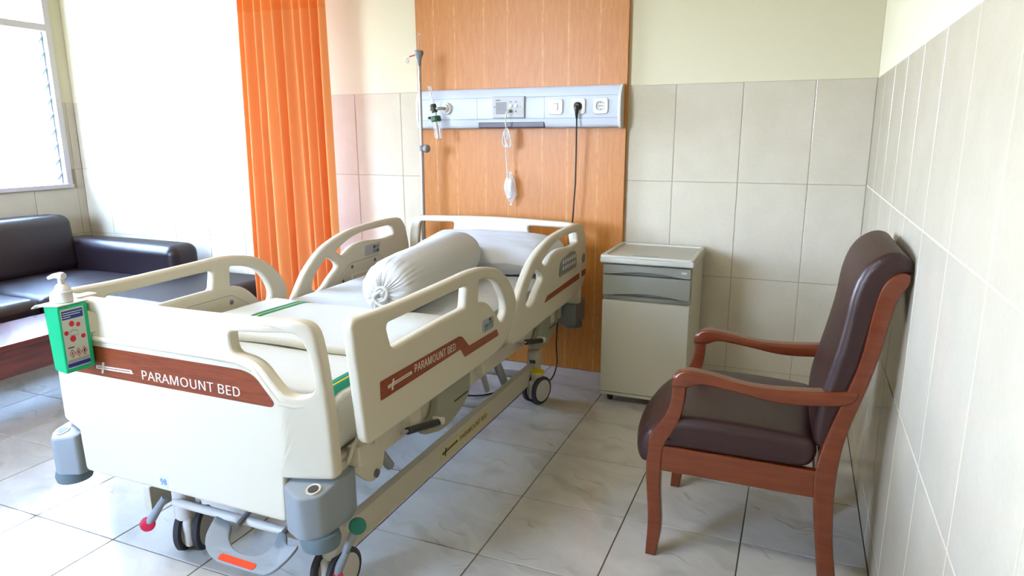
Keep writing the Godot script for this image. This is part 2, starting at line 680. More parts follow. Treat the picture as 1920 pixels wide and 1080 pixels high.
	M.glass = mat(Color(0.95, 0.98, 1.0, 0.12), 0.03)
	M.glass.transparency = BaseMaterial3D.TRANSPARENCY_ALPHA
	M.clear_tube = mat(Color(0.93, 0.96, 0.97, 0.16), 0.05)
	M.clear_tube.transparency = BaseMaterial3D.TRANSPARENCY_ALPHA
	M.film = mat(Color(0.97, 0.97, 0.97, 0.35), 0.15)
	M.film.transparency = BaseMaterial3D.TRANSPARENCY_ALPHA
	M.film.cull_mode = BaseMaterial3D.CULL_DISABLED

# ------------------------------------------------------------------ room
# a tile: flat face with a fine chamfer and short sides, lying in x, y with its face towards +z at z = 0
func tile_mesh(w: float, h: float, gap: float, uv0: Vector2, uvs: float) -> ArrayMesh:
	var g := Geo.new()
	var uv := PackedVector2Array()
	var a := Vector2(w, h) * 0.5 - Vector2(gap, gap) * 0.5
	var rings := [[0.0, -0.006], [0.0, -0.0012], [0.0014, 0.0]]
	for r in rings:
		for c in [Vector2(-1, -1), Vector2(1, -1), Vector2(1, 1), Vector2(-1, 1)]:
			var q: Vector2 = c * (a - Vector2(r[0], r[0]))
			g.p(Vector3(q.x, q.y, r[1]))
			uv.append(uv0 + q * uvs)
	for k in 2:
		for i in 4:
			var j := (i + 1) % 4
			g.quad(k * 4 + i, k * 4 + j, k * 4 + 4 + j, k * 4 + 4 + i)
	g.quad(8, 9, 10, 11)
	return finish(g, 20.0, uv)

var tile_cache := {}
func lay_tiles(parent: Node3D, xs: Array, ys: Array, frame: Transform3D, m: Material, gap: float, uvs: float, variants: int, rng: RandomNumberGenerator, hole := Rect2()) -> void:
	for i in xs.size() - 1:
		for j in ys.size() - 1:
			var x0: float = xs[i]
			var x1: float = xs[i + 1]
			var y0: float = ys[j]
			var y1: float = ys[j + 1]
			if hole.has_area():   # cut the tile round an opening
				var r := Rect2(x0, y0, x1 - x0, y1 - y0)
				if hole.encloses(r): continue
				if hole.intersects(r):
					if y0 < hole.position.y and x1 > hole.position.x and x0 < hole.end.x:
						y1 = minf(y1, hole.position.y)
					elif x0 < hole.position.x: x1 = minf(x1, hole.position.x)
					elif x1 > hole.end.x: x0 = maxf(x0, hole.end.x)
			var w := x1 - x0
			var h := y1 - y0
			if w < 0.01 or h < 0.01: continue
			var key := "%s %.4f %.4f %d" % [m.get_instance_id(), w, h, rng.randi() % variants]
			if not tile_cache.has(key):
				tile_cache[key] = tile_mesh(w, h, gap, Vector2(rng.randf_range(0.14, 0.86), rng.randf_range(0.14, 0.86)), uvs)
			var o := part("tile", tile_cache[key], m, parent)
			o.transform = frame * Transform3D(Basis.IDENTITY, Vector3((x0 + x1) * 0.5, (y0 + y1) * 0.5, 0))

func steps(from: float, to: float, first: float, by: float) -> Array:
	var l: Array = [from]
	var k := first
	while k < to - 0.012:
		if k > from + 0.012: l.append(k)
		k += by
	l.append(to)
	return l

func build_room() -> void:
	var rng := RandomNumberGenerator.new()
	rng.seed = 7
	var L := ROOM_LEFT
	var F := ROOM_FRONT
	var T := ROOM_TOP
	# floor
	var fl := setting("floor")
	part("screed", span(Vector3(L - 0.2, -0.2, -0.2), Vector3(0.2, -0.004, F + 0.2), 0.001), M.grout_floor, fl)
	var down := Transform3D(Basis(Vector3(1, 0, 0), Vector3(0, 0, -1), Vector3(0, 1, 0)), Vector3.ZERO)
	var zs := steps(0, F, 0.2934, FLOOR_TILE)
	zs.reverse()
	var ny: Array = []
	for z in zs: ny.append(-z)
	lay_tiles(fl, steps(L, 0, -1.5861 - 10 * FLOOR_TILE, FLOOR_TILE), ny, down, M.floor_tile, 0.004, 0.55, 6, rng)
	# ceiling
	var ce := setting("ceiling")
	part("slab", span(Vector3(L - 0.2, T, -0.2), Vector3(0.2, T + 0.2, F + 0.2), 0.001), M.ceiling, ce)
	# back wall
	var ys := [0.0, TILE_TOP - 3 * WALL_TILE_H, TILE_TOP - 2 * WALL_TILE_H, TILE_TOP - WALL_TILE_H, TILE_TOP]
	var wb := setting("wall_back")
	part("backing", span(Vector3(L - 0.2, -0.1, -0.2), Vector3(0.2, T + 0.05, -0.0022), 0.001), M.grout_wall, wb)
	part("plaster", span(Vector3(L, TILE_TOP, -0.01), Vector3(0, T, -0.001), 0.0005), M.paint, wb)
	lay_tiles(wb, steps(L, 0, -0.2605 - 16 * WALL_TILE_W, WALL_TILE_W), ys, Transform3D.IDENTITY, M.wall_tile, 0.003, 0.5, 5, rng)
	# right wall
	var wr := setting("wall_right")
	part("backing", span(Vector3(0.0016, -0.1, -0.2), Vector3(0.2, T + 0.05, F + 0.2), 0.001), M.grout_reflection, wr)
	part("plaster", span(Vector3(0.001, TILE_TOP, 0), Vector3(0.01, T, F), 0.0005), M.paint, wr)
	var rf := Transform3D(Basis(Vector3(0, 0, 1), Vector3(0, 1, 0), Vector3(-1, 0, 0)), Vector3.ZERO)
	lay_tiles(wr, steps(0, F, 0.34, 0.34), ys, rf, M.wall_tile, 0.0035, 0.5, 5, rng)
	# left wall with a window opening, wall behind the viewer with another
	var wl := setting("wall_left")
	var w1 := Rect2(0.096, 0.97, 1.90, 1.66)   # z, y
	var g := Geo.new()
	g.merge(span(Vector3(L - 0.2, -0.1, -0.2), Vector3(L - 0.005, w1.position.y, F + 0.2), 0.001))
	g.merge(span(Vector3(L - 0.2, w1.end.y, -0.2), Vector3(L - 0.005, T + 0.05, F + 0.2), 0.001))
	g.merge(span(Vector3(L - 0.2, w1.position.y, -0.2), Vector3(L - 0.005, w1.end.y, w1.position.x), 0.001))
	g.merge(span(Vector3(L - 0.2, w1.position.y, w1.end.x), Vector3(L - 0.005, w1.end.y, F + 0.2), 0.001))
	part("backing", g, M.grout_wall, wl)
	var pl := Geo.new()
	pl.merge(span(Vector3(L - 0.01, w1.end.y, 0), Vector3(L - 0.001, T, F), 0.0005))
	pl.merge(span(Vector3(L - 0.01, TILE_TOP, 0), Vector3(L - 0.001, w1.end.y, w1.position.x), 0.0005))
	pl.merge(span(Vector3(L - 0.01, TILE_TOP, w1.end.x), Vector3(L - 0.001, w1.end.y, F), 0.0005))
	part("plaster", pl, M.paint, wl)
	var lf := Transform3D(Basis(Vector3(0, 0, -1), Vector3(0, 1, 0), Vector3(1, 0, 0)), Vector3(L, 0, 0))   # runs along -z
	var za := steps(0, F, 0.062, 0.3314)
	za.reverse()
	var neg: Array = []
	for z in za: neg.append(-z)
	lay_tiles(wl, neg, ys, lf, M.wall_tile, 0.003, 0.5, 5, rng, Rect2(-w1.end.x, w1.position.y, w1.size.x, w1.size.y))
	var wf := setting("wall_front")
	var w2 := Rect2(-4.6, 0.97, 1.60, 1.66)   # x, y
	var h := Geo.new()
	h.merge(span(Vector3(L - 0.2, -0.1, F + 0.005), Vector3(0.2, w2.position.y, F + 0.2), 0.001))
	h.merge(span(Vector3(L - 0.2, w2.end.y, F + 0.005), Vector3(0.2, T + 0.05, F + 0.2), 0.001))
	h.merge(span(Vector3(L - 0.2, w2.position.y, F + 0.005), Vector3(w2.position.x, w2.end.y, F + 0.2), 0.001))
	h.merge(span(Vector3(w2.end.x, w2.position.y, F + 0.005), Vector3(0.2, w2.end.y, F + 0.2), 0.001))
	part("backing", h, M.grout_wall, wf)
	var pf := Geo.new()
	pf.merge(span(Vector3(L, w2.end.y, F + 0.001), Vector3(0, T, F + 0.01), 0.0005))
	pf.merge(span(Vector3(L, TILE_TOP, F + 0.001), Vector3(w2.position.x, w2.end.y, F + 0.01), 0.0005))
	pf.merge(span(Vector3(w2.end.x, TILE_TOP, F + 0.001), Vector3(0, w2.end.y, F + 0.01), 0.0005))
	part("plaster", pf, M.paint, wf)
	var ff := Transform3D(Basis(Vector3(-1, 0, 0), Vector3(0, 1, 0), Vector3(0, 0, -1)), Vector3(0, 0, F))
	lay_tiles(wf, steps(0, -L, WALL_TILE_W, WALL_TILE_W), ys, ff, M.wall_tile, 0.003, 0.5, 5, rng, Rect2(-w2.end.x, w2.position.y, w2.size.x, w2.size.y))
	louvre_window("window_1", w1, Transform3D(Basis.IDENTITY, Vector3(L, 0, 0)))
	louvre_window("window_2", w2, Transform3D(Basis(Vector3.UP, PI / 2), Vector3(0, 0, F)))

# white frame with a transom light above and three bays of tilting glass blades below
func louvre_window(called: String, r: Rect2, frame: Transform3D) -> void:
	var w := setting(called)
	w.transform = frame   # local x into the room, local z along the wall
	var L := 0.0
	var x0 := L - 0.09
	var x1 := L + 0.012
	var z0 := r.position.x
	var z1 := r.end.x
	var y0 := r.position.y
	var y1 := r.end.y
	var t := 0.046
	var yt := 2.112
	part("sill", span(Vector3(x0, y0, z0), Vector3(x1 + 0.01, y0 + 0.034, z1), 0.004), M.frame_white, w)
	part("head", span(Vector3(x0, y1 - t, z0), Vector3(x1, y1, z1), 0.004), M.frame_white, w)
	part("transom", span(Vector3(x0, yt, z0 + t), Vector3(x1, yt + 0.05, z1 - t), 0.004), M.frame_white, w)
	part("jamb", span(Vector3(x0, y0 + 0.034, z0), Vector3(x1, y1 - t, z0 + t), 0.004), M.frame_white, w)
	part("jamb", span(Vector3(x0, y0 + 0.034, z1 - t), Vector3(x1, y1 - t, z1), 0.004), M.frame_white, w)
	var bays := 3
	var bw := (r.size.x - 2 * t) / bays
	for k in range(1, bays):
		var z := z0 + t + k * bw
		part("mullion", span(Vector3(x0, y0 + 0.034, z - 0.022), Vector3(x1, yt, z + 0.022), 0.004), M.frame_white, w)
		part("mullion", span(Vector3(x0, yt + 0.05, z - 0.022), Vector3(x1, y1 - t, z + 0.022), 0.004), M.frame_white, w)
	var blade := finish(rbox(Vector3.ZERO, Vector3(0.115, 0.005, bw - 0.06), 0.001, 1))
	var cg := rbox(Vector3.ZERO, Vector3(0.10, 0.014, 0.014), 0.003, 1)
	cg.merge(rbox(Vector3(-0.03, 0.012, 0), Vector3(0.02, 0.03, 0.012), 0.003, 1))
	var clip := finish(cg)
	var n := 10
	for b in bays:
		var za := z0 + t + b * bw + (0.022 if b > 0 else 0.0)
		var zb := z0 + t + (b + 1) * bw - (0.022 if b < bays - 1 else 0.0)
		part("louvre_channel", span(Vector3(L - 0.065, y0 + 0.036, za), Vector3(L - 0.03, yt - 0.002, za + 0.012), 0.002), M.clip, w)
		part("louvre_channel", span(Vector3(L - 0.065, y0 + 0.036, zb - 0.012), Vector3(L - 0.03, yt - 0.002, zb), 0.002), M.clip, w)
		for k in n:
			var y := y0 + 0.09 + k * (yt - y0 - 0.15) / (n - 1)
			var tilt := Basis(Vector3(0, 0, 1), 0.7)
			var o := part("glass_blade", blade, M.glass, w)
			o.transform = Transform3D(tilt, Vector3(L - 0.05, y, (za + zb) * 0.5))
			for zc in [za + 0.018, zb - 0.018]:
				var c := part("blade_clip", clip, M.clip, w)
				c.transform = Transform3D(tilt, Vector3(L - 0.045, y, zc))
		part("pane", span(Vector3(L - 0.05, yt + 0.05, za), Vector3(L - 0.045, y1 - t, zb), 0.001), M.glass, w)

# ------------------------------------------------------------------ headwall
func build_headwall() -> void:
	var pn := thing("wood_wall_panel", "tall oak laminate panel behind the bed head with upright grain", "wall panel", Vector3(-1.81, 0, 0.015))
	var w := 1.265
	var g := Geo.new()
	g = span(Vector3(-2.44, 0.003, 0.001), Vector3(-1.175, 2.6, 0.03), 0.0015)
	var uv := PackedVector2Array()
	for q in g.v: uv.append(Vector2((q.x + 2.44) / w, q.y / 1.0))
	part("board", finish(g, 42.0, uv), M.oak, pn)
	# service unit
	var y0 := 1.392
	var y1 := 1.612
	var u := thing("bed_head_unit", "long white bedside service unit with sockets on the oak panel", "service unit", Vector3(-1.80, 1.5, 0.031))
	var prof := rp([[0.031, y0, 0], [0.085, y0, 0.02], [0.104, y0 + 0.05, 0.03], [0.104, y1 - 0.055, 0.03], [0.062, y1, 0.02], [0.031, y1, 0]], 5)   # z, y
	var body := plate(prof, [], 1.19, 0.0)
	part("body", body.xf(face_x(-2.395)), M.unit_white, u, 30.0)
	var endp := rp([[0.031, y0 - 0.003, 0], [0.088, y0 - 0.003, 0.02], [0.108, y0 + 0.05, 0.03], [0.108, y1 - 0.053, 0.03], [0.064, y1 + 0.003, 0.02], [0.031, y1 + 0.003, 0]], 5)
	for x in [-2.413, -1.205]: part("end_cap", plate(endp, [], 0.018, 0.003).xf(face_x(x)), M.white_plastic, u, 30.0)
	for yy in [1.442, 1.557]: part("seam", span(Vector3(-2.395, yy, 0.1035), Vector3(-1.205, yy + 0.0015, 0.1047), 0.0003), M.seam, u)
	for xx in [-2.015, -1.612]: part("seam", span(Vector3(xx, 1.4435, 0.1035), Vector3(xx + 0.0015, 1.557, 0.1047), 0.0003), M.seam, u)
	part("reading_lamp_slot", span(Vector3(-2.012, 1.3935, 0.06), Vector3(-1.612, 1.427, 0.0985), 0.006, 2), M.unit_slot, u)
	# intercom
	var ic := part("intercom", span(Vector3(-1.915, 1.447, 0.104), Vector3(-1.722, 1.563, 0.117), 0.004, 2), M.speaker_grey, u)
	for k in 9: part("grille_slot", span(Vector3(-1.893, 1.470 + k * 0.0072, 0.1165), Vector3(-1.827, 1.4735 + k * 0.0072, 0.1176), 0.0003), M.dark_grey, ic)
	for q in [[-1.803, 1.513], [-1.772, 1.513]]: part("button", lathe([[0.0105, 0], [0.0105, 0.003], [0.008, 0.005]], 16).xf(along(Vector3(q[0], q[1], 0.117), Vector3(0, 0, 1))), M.white_plastic, ic)
	for q in [[-1.803, 1.534], [-1.772, 1.534], [-1.772, 1.483]]: part("mark", lathe([[0.0035, 0], [0.0035, 0.001]], 8).xf(along(Vector3(q[0], q[1], 0.1168), Vector3(0, 0, 1))), M.ink, ic)
	for q in [[-1.901, 1.507], [-1.745, 1.507]]: part("screw", lathe([[0.0045, 0], [0.0045, 0.0015]], 10).xf(along(Vector3(q[0], q[1], 0.1168), Vector3(0, 0, 1))), M.screw, ic)
	part("name_plate", span(Vector3(-1.893, 1.541, 0.1165), Vector3(-1.866, 1.545, 0.1174), 0.0002), M.ink, ic)
	# light switch and two sockets
	var frame := rp([[-0.041, -0.041, 0.016], [0.041, -0.041, 0.016], [0.041, 0.041, 0.016], [-0.041, 0.041, 0.016]], 4)
	var sw := part("light_switch", plate(frame, [], 0.011, 0.004).xf(Transform3D(Basis.IDENTITY, Vector3(-1.543, 1.503, 0.104))), M.white_plastic, u)
	part("rocker", span(Vector3(-1.557, 1.484, 0.114), Vector3(-1.529, 1.524, 0.1185), 0.003, 2), M.white_plastic, sw)
	part("rocker_line", span(Vector3(-1.554, 1.5165, 0.1182), Vector3(-1.532, 1.5195, 0.119), 0.0003), M.mid_grey, sw)
	for x in [-1.417, -1.294]:
		var so := part("socket", plate(frame, [rp([[-0.021, -0.021, 0.02], [0.021, -0.021, 0.02], [0.021, 0.021, 0.02], [-0.021, 0.021, 0.02]], 6)], 0.011, 0.004).xf(Transform3D(Basis.IDENTITY, Vector3(x, 1.503, 0.104))), M.white_plastic, u)
		part("well", lathe([[0.0205, 0.0], [0.0205, 0.002]], 20).xf(along(Vector3(x, 1.503, 0.1045), Vector3(0, 0, 1))), M.white_plastic, so)
		for q in [[-0.0095, 0], [0.0095, 0], [0, 0.0], [0, 0.017], [0, -0.017]]:
			part("contact", lathe([[0.0026, 0.0], [0.0026, 0.0015]], 8).xf(along(Vector3(x + q[0], 1.503 + q[1], 0.1062), Vector3(0, 0, 1))), M.dark_grey, so)

	# oxygen flowmeter
	var f := thing("oxygen_flowmeter", "clear tube oxygen flowmeter with green cap on the white service unit", "flowmeter", Vector3(-2.226, 1.5, 0.105))
	part("wall_outlet", lathe([[0.034, 0], [0.034, 0.01], [0.03, 0.016], [0.021, 0.02], [0.018, 0.03]], 24).xf(along(Vector3(-2.205, 1.505, 0.104), Vector3(0, 0, 1))), M.white_plastic, f)
	part("elbow", tube([Vector3(-2.205, 1.505, 0.13), Vector3(-2.208, 1.505, 0.16), Vector3(-2.226, 1.503, 0.175), Vector3(-2.25, 1.502, 0.176)], 0.009, 10), M.steel, f)
	part("valve_block", rod(Vector3(-2.247, 1.482, 0.176), Vector3(-2.258, 1.527, 0.176), 0.017, 14, 0.002), M.dark_green, f)
	part("valve_knob", rod(Vector3(-2.254, 1.504, 0.19), Vector3(-2.262, 1.503, 0.214), 0.011, 12, 0.002), M.steel, f)
	part("flow_tube", rod(Vector3(-2.258, 1.527, 0.176), Vector3(-2.277, 1.632, 0.176), 0.0105, 12, 0.002), M.clear_tube, f)
	part("float_tube", rod(Vector3(-2.259, 1.532, 0.176), Vector3(-2.275, 1.622, 0.176), 0.003, 8), M.white_plastic, f)
	part("neck", rod(Vector3(-2.247, 1.482, 0.176), Vector3(-2.242, 1.462, 0.176), 0.010, 12), M.white_plastic, f)
	var cp := part("humidifier_cap", rod(Vector3(-2.243, 1.462, 0.176), Vector3(-2.238, 1.432, 0.176), 0.029, 20, 0.004), M.green_cap, f)
	part("outlet_spout", rod(Vector3(-2.258, 1.452, 0.18), Vector3(-2.283, 1.452, 0.19), 0.007, 10), M.green_cap, cp)
	part("humidifier_jar", rod(Vector3(-2.238, 1.432, 0.176), Vector3(-2.224, 1.334, 0.176), 0.025, 20, 0.003), M.clear_tube, f)
	part("dip_tube", rod(Vector3(-2.238, 1.432, 0.176), Vector3(-2.226, 1.348, 0.176), 0.005, 8), M.speaker_grey, f)

	# call handset hanging in a plastic wrap
	var cs := thing("call_handset", "white nurse call handset wrapped in clear plastic on a coiled cord", "handset", Vector3(-1.828, 1.0, 0.12))
	part("plug", rod(Vector3(-1.803, 1.485, 0.117), Vector3(-1.805, 1.483, 0.150), 0.0085, 12, 0.002), M.olive_grey, cs)
	var c1: Array = []
	for q in [[-1.805, 1.483, 0.148], [-1.815, 1.470, 0.155], [-1.821, 1.43, 0.150], [-1.822, 1.39, 0.14], [-1.822, 1.33, 0.125]]: c1.append(Vector3(q[0], q[1], q[2]))
	part("cord", tube(c1, 0.0038, 8), M.white_plastic, cs)
	for k in 3:
		var loop: Array = []
		var ca := [0.10, -0.08, 0.22][k] as float
		for i in 20:
			var a := TAU * i / 20
			var e := Vector3(0.016 * cos(a), 0.052 * sin(a) - 0.052, 0.006 * sin(a * 2 + k))
			loop.append(Vector3(-1.824, 1.392, 0.124 + 0.006 * k) + Basis(Vector3(0, 0, 1), ca) * e)
		part("cord_coil", tube(loop, 0.0034, 7, true), M.white_plastic, cs)
	var c2: Array = []
	for q in [[-1.828, 1.34, 0.122], [-1.834, 1.30, 0.118], [-1.836, 1.25, 0.11], [-1.835, 1.18, 0.10], [-1.832, 1.12, 0.095]]: c2.append(Vector3(q[0], q[1], q[2]))
	part("cord", tube(c2, 0.0036, 8), M.white_plastic, cs)
	var h := Geo.new()
	h = rbox(Vector3.ZERO, Vector3(0.030, 0.115, 0.022), 0.010, 3).xf(Transform3D(Basis(Vector3(0, 0, 1), -0.06), Vector3(-1.822, 1.055, 0.09)))
	part("handset", h, M.white_plastic, cs)
	var nz := noise(71, 9.0, 2)
	var film := lathe([[0.012, 0.0], [0.006, 0.012], [0.018, 0.03], [0.032, 0.06], [0.036, 0.10], [0.031, 0.14], [0.016, 0.165], [0.006, 0.175], [0.014, 0.195]], 14)
	film.warp(func(q): return Vector3(-1.818 + q.x * (1.0 + 0.5 * nz.get_noise_3dv(q * 9.0)) - 0.4 * (q.y - 0.09) * 0.15, 0.962 + q.y, 0.085 + q.z * 0.55 * (1.0 + 0.5 * nz.get_noise_3dv(q * 11.0))))
	part("plastic_wrap", film, M.film, cs)

	# black power cord from the middle socket down behind the bed
	var pc := thing("power_cord", "black power cord plugged into the service unit, running behind the bed", "power cord", Vector3(-1.42, 0, 0.12))
	var pg := lathe([[0.0195, 0.0], [0.0195, 0.012], [0.017, 0.022], [0.012, 0.028]], 18).xf(along(Vector3(-1.417, 1.503, 0.107), Vector3(0, 0, 1)))
	pg.merge(tube([Vector3(-1.417, 1.503, 0.128), Vector3(-1.417, 1.487, 0.134), Vector3(-1.418, 1.462, 0.132), Vector3(-1.4185, 1.440, 0.128)], [0.013, 0.013, 0.0085, 0.006], 12))
	part("plug", pg, M.black, pc)
	var cv := Curve3D.new()
	for q in [[-1.4185, 1.445, 0.129], [-1.421, 1.30, 0.12], [-1.425, 1.10, 0.112], [-1.441, 0.88, 0.105], [-1.455, 0.70, 0.085], [-1.485, 0.50, 0.085], [-1.497, 0.36, 0.16], [-1.490, 0.22, 0.215], [-1.478, 0.10, 0.24], [-1.485, 0.03, 0.30], [-1.53, 0.006, 0.37], [-1.62, 0.006, 0.45], [-1.76, 0.006, 0.62], [-1.86, 0.03, 0.72]]: cv.add_point(Vector3(q[0], q[1], q[2]))
	for i in cv.point_count:
		var d: Vector3 = (cv.get_point_position(mini(i + 1, cv.point_count - 1)) - cv.get_point_position(maxi(i - 1, 0))) / 6.0
		cv.set_point_in(i, -d)
		cv.set_point_out(i, d)
	part("cord", tube(Array(cv.tessellate(4, 4)), 0.0045, 8), M.black, pc)

	# drip stand
	var iv := thing("iv_pole", "thin steel drip pole with grey hook head at the bed head corner", "IV pole", Vector3(-2.327, 0.5, 0.21))
	part("outer_tube", rod(Vector3(-2.331, 0.46, 0.21), Vector3(-2.321, 1.29, 0.21), 0.0125, 14), M.steel, iv)
	part("inner_tube", rod(Vector3(-2.321, 1.29, 0.21), Vector3(-2.319, 1.77, 0.21), 0.0095, 14), M.steel, iv)
	part("hook_head", lathe([[0.011, 0], [0.013, 0.03], [0.020, 0.055], [0.026, 0.062], [0.026, 0.078], [0.02, 0.083]], 18).xf(Transform3D(Basis.IDENTITY, Vector3(-2.319, 1.735, 0.21))), M.mid_grey, iv)
	var hk: Array = []
	for q in [[-2.319, 1.815, 0.21], [-2.319, 1.86, 0.208], [-2.321, 1.893, 0.206], [-2.317, 1.905, 0.208], [-2.308, 1.906, 0.212], [-2.304, 1.897, 0.214]]: hk.append(Vector3(q[0], q[1], q[2]))
	part("hook", tube(hk, 0.0028, 7), M.steel, iv)
	var hk2: Array = []
	for q in [[-2.34, 1.795, 0.21], [-2.375, 1.788, 0.215], [-2.392, 1.785, 0.218], [-2.398, 1.775, 0.22], [-2.395, 1.758, 0.22], [-2.386, 1.752, 0.219], [-2.383, 1.764, 0.219], [-2.390, 1.782, 0.218]]: hk2.append(Vector3(q[0], q[1], q[2]))
	part("hook", tube(hk2, 0.0028, 7), M.steel, iv)
	part("tape", tube([Vector3(-2.343, 1.7945, 0.2105), Vector3(-2.378, 1.7875, 0.2153)], 0.0036, 7), M.red_mark, iv)
	part("clamp", rod(Vector3(-2.321, 1.265, 0.21), Vector3(-2.321, 1.30, 0.21), 0.016, 14, 0.002), M.mid_grey, iv)
	part("clamp_knob", lathe([[0.006, 0.0], [0.007, 0.012], [0.02, 0.018], [0.024, 0.03], [0.02, 0.042], [0.01, 0.047]], 18).xf(along(Vector3(-2.312, 1.281, 0.212), Vector3(1, 0, 0.3))), M.mid_grey, iv)

# ------------------------------------------------------------------ curtain
func build_curtain() -> void:
	var c := thing("curtain", "orange pleated privacy curtain drawn together beside the bed", "curtain", Vector3(-3.18, 0, 0.32))
	var n := 150
	var top := 2.60
	var net_to := 2.07
	var bottom := 0.16
	for which in 2:
		var g := Geo.new()
		var rows: Array = [top, 2.35, net_to] if which == 0 else [net_to, 1.9, 1.6, 1.3, 1.0, 0.7, 0.4, bottom]
		var grid: Array = []
		for y in rows:
			var row: Array = []
			var k: float = (top - y) / (top - bottom)
			for i in n + 1:
				var s := float(i) / n
				var spread := lerpf(0.585, 0.665, k)
				var ph := s * TAU * 9.5 + 0.7 * sin(s * 9.0) + 0.35 * sin(k * 3.0 + s * 20.0)
				var amp := lerpf(0.034, 0.05, k) * (0.75 + 0.25 * sin(s * 17.0))
				var x := -3.172 + (s - 0.5) * spread + 0.014 * sin(ph * 0.5 + 1.3) * k - 0.01 * k
				row.append(g.p(Vector3(x, y, 0.32 + amp * sin(ph) + 0.02 * sin(s * 5.0 + k))))
			grid.append(row)
		for j in rows.size() - 1:
			for i in n:
				g.quad(grid[j + 1][i], grid[j + 1][i + 1], grid[j][i + 1], grid[j][i])
		part(["net_header", "drape"][which], g, [M.curtain_net, M.curtain][which], c, 180.0)
	var tr := thing("curtain_track", "white curtain track under the ceiling above the orange curtain", "curtain track", Vector3(-2.6, 2.6, 0.32))
	part("rail", span(Vector3(-3.6, 2.6, 0.305), Vector3(-1.0, 2.625, 0.335), 0.003), M.white_plastic, tr)
	for x in [-3.4, -2.3, -1.2]: part("hanger", rod(Vector3(x, 2.62, 0.32), Vector3(x, ROOM_TOP, 0.32), 0.008, 10), M.white_plastic, tr)

# ------------------------------------------------------------------ bed
const RAIL_FOOT := [[2.290, 0.886, 0.03], [2.05, 0.880, 0.1], [1.75, 0.884, 0.1], [1.512, 0.890, 0.1], [1.337, 0.856, 0.06], [1.245, 0.803, 0.05], [1.180, 0.738, 0.04], [1.149, 0.679, 0.04], [1.165, 0.632, 0.03], [1.215, 0.568, 0.04], [1.30, 0.522, 0.05], [1.42, 0.513, 0.08], [2.248, 0.513, 0.035], [2.264, 0.663, 0.08]]
const RAIL_FOOT_HOLE := [[2.126, 0.835, 0.022], [1.612, 0.840, 0.012], [1.628, 0.764, 0.012], [1.85, 0.762, 0.05], [2.10, 0.754, 0.022]]
const RAIL_FOOT_HOLE_2 := [[1.512, 0.842, 0.014], [1.40, 0.824, 0.05], [1.337, 0.793, 0.04], [1.285, 0.734, 0.04], [1.267, 0.687, 0.03], [1.276, 0.652, 0.02], [1.316, 0.630, 0.018], [1.353, 0.669, 0.03], [1.410, 0.722, 0.04], [1.46, 0.75, 0.04], [1.520, 0.757, 0.012]]
const RAIL_HEAD := [[1.255, 0.534, 0.03], [1.216, 0.577, 0.04], [1.148, 0.663, 0.05], [1.096, 0.730, 0.05], [0.989, 0.810, 0.07], [0.894, 0.849, 0.07], [0.731, 0.888, 0.08], [0.551, 0.900, 0.08], [0.352, 0.902, 0.08], [0.215, 0.898, 0.05], [0.166, 0.830, 0.06], [0.135, 0.711, 0.06], [0.137, 0.634, 0.05], [0.175, 0.560, 0.04], [0.251, 0.528, 0.04], [0.412, 0.515, 0.06], [0.80, 0.508, 0.05], [1.096, 0.494, 0.06], [1.20, 0.500, 0.03]]
const RAIL_HEAD_HOLE := [[1.048, 0.640, 0.016], [1.04, 0.68, 0.02], [0.99, 0.728, 0.04], [0.915, 0.778, 0.018], [0.848, 0.738, 0.018], [0.838, 0.712, 0.016], [0.915, 0.665, 0.03], [0.955, 0.632, 0.02], [1.005, 0.616, 0.02]]
const RAIL_HEAD_HOLE_2 := [[0.848, 0.792, 0.016], [0.74, 0.838, 0.05], [0.61, 0.861, 0.06], [0.325, 0.866, 0.02], [0.305, 0.808, 0.02], [0.40, 0.797, 0.04], [0.58, 0.812, 0.05], [0.66, 0.810, 0.04], [0.73, 0.794, 0.03], [0.790, 0.762, 0.016]]

func zmap(l: Array, a: float, b: float) -> Array:
	var o: Array = []
	for q in l:
		var c: Array = q.duplicate()
		c[0] = a * c[0] + b
		o.append(c)
	return o

func side_rail(bed: Node3D, x: float, outer: Array, holes: Array, a: float, b: float) -> MeshInstance3D:
	var hs: Array = []
	for h in holes: hs.append(rp(zmap(h, a, b), 4))
	return part("side_rail", plate(rp(zmap(outer, a, b), 5), hs, 0.036, 0.0115, 3).xf(face_x(x)), M.ivory, bed, 50.0)

func caster(bed: Node3D, at: Vector3, heading: float, white := true) -> void:
	var c := Geo.new()
	var spin := Basis(Vector3.UP, heading)
	var w := 0.0
	# two tyred discs with a hood between
	var tyre := lathe([[0.050, -0.012], [0.066, -0.012], [0.0725, -0.007], [0.0725, 0.007], [0.066, 0.012], [0.050, 0.012]], 32)
	var disc := lathe([[0.0, -0.0125], [0.056, -0.0125], [0.060, -0.010], [0.060, 0.010], [0.056, 0.0125], [0.0, 0.0125]], 32)
	var hub := part("caster", rbox(Vector3(0, 0.078, 0), Vector3(0.034, 0.10, 0.112), 0.016, 3).xf(Transform3D(spin, at)), M.white_metal if white else M.speaker_grey, bed)
	for s in [-1.0, 1.0]:
		var f := Transform3D(spin, at) * Transform3D(Basis(Vector3(0, 0, 1), PI / 2), Vector3(s * 0.03, 0.0725, 0))
		var tg := Geo.new()
		part("tyre", tg.merge(tyre).xf(f), M.rubber, hub)
		var dg := Geo.new()
		part("wheel_disc", dg.merge(disc).xf(f), M.white_metal if white else M.olive_grey, hub)
	part("stem", rod(at + spin * Vector3(0, 0.12, 0), at + spin * Vector3(0, 0.165, 0), 0.03, 20, 0.004), M.white_metal, hub)

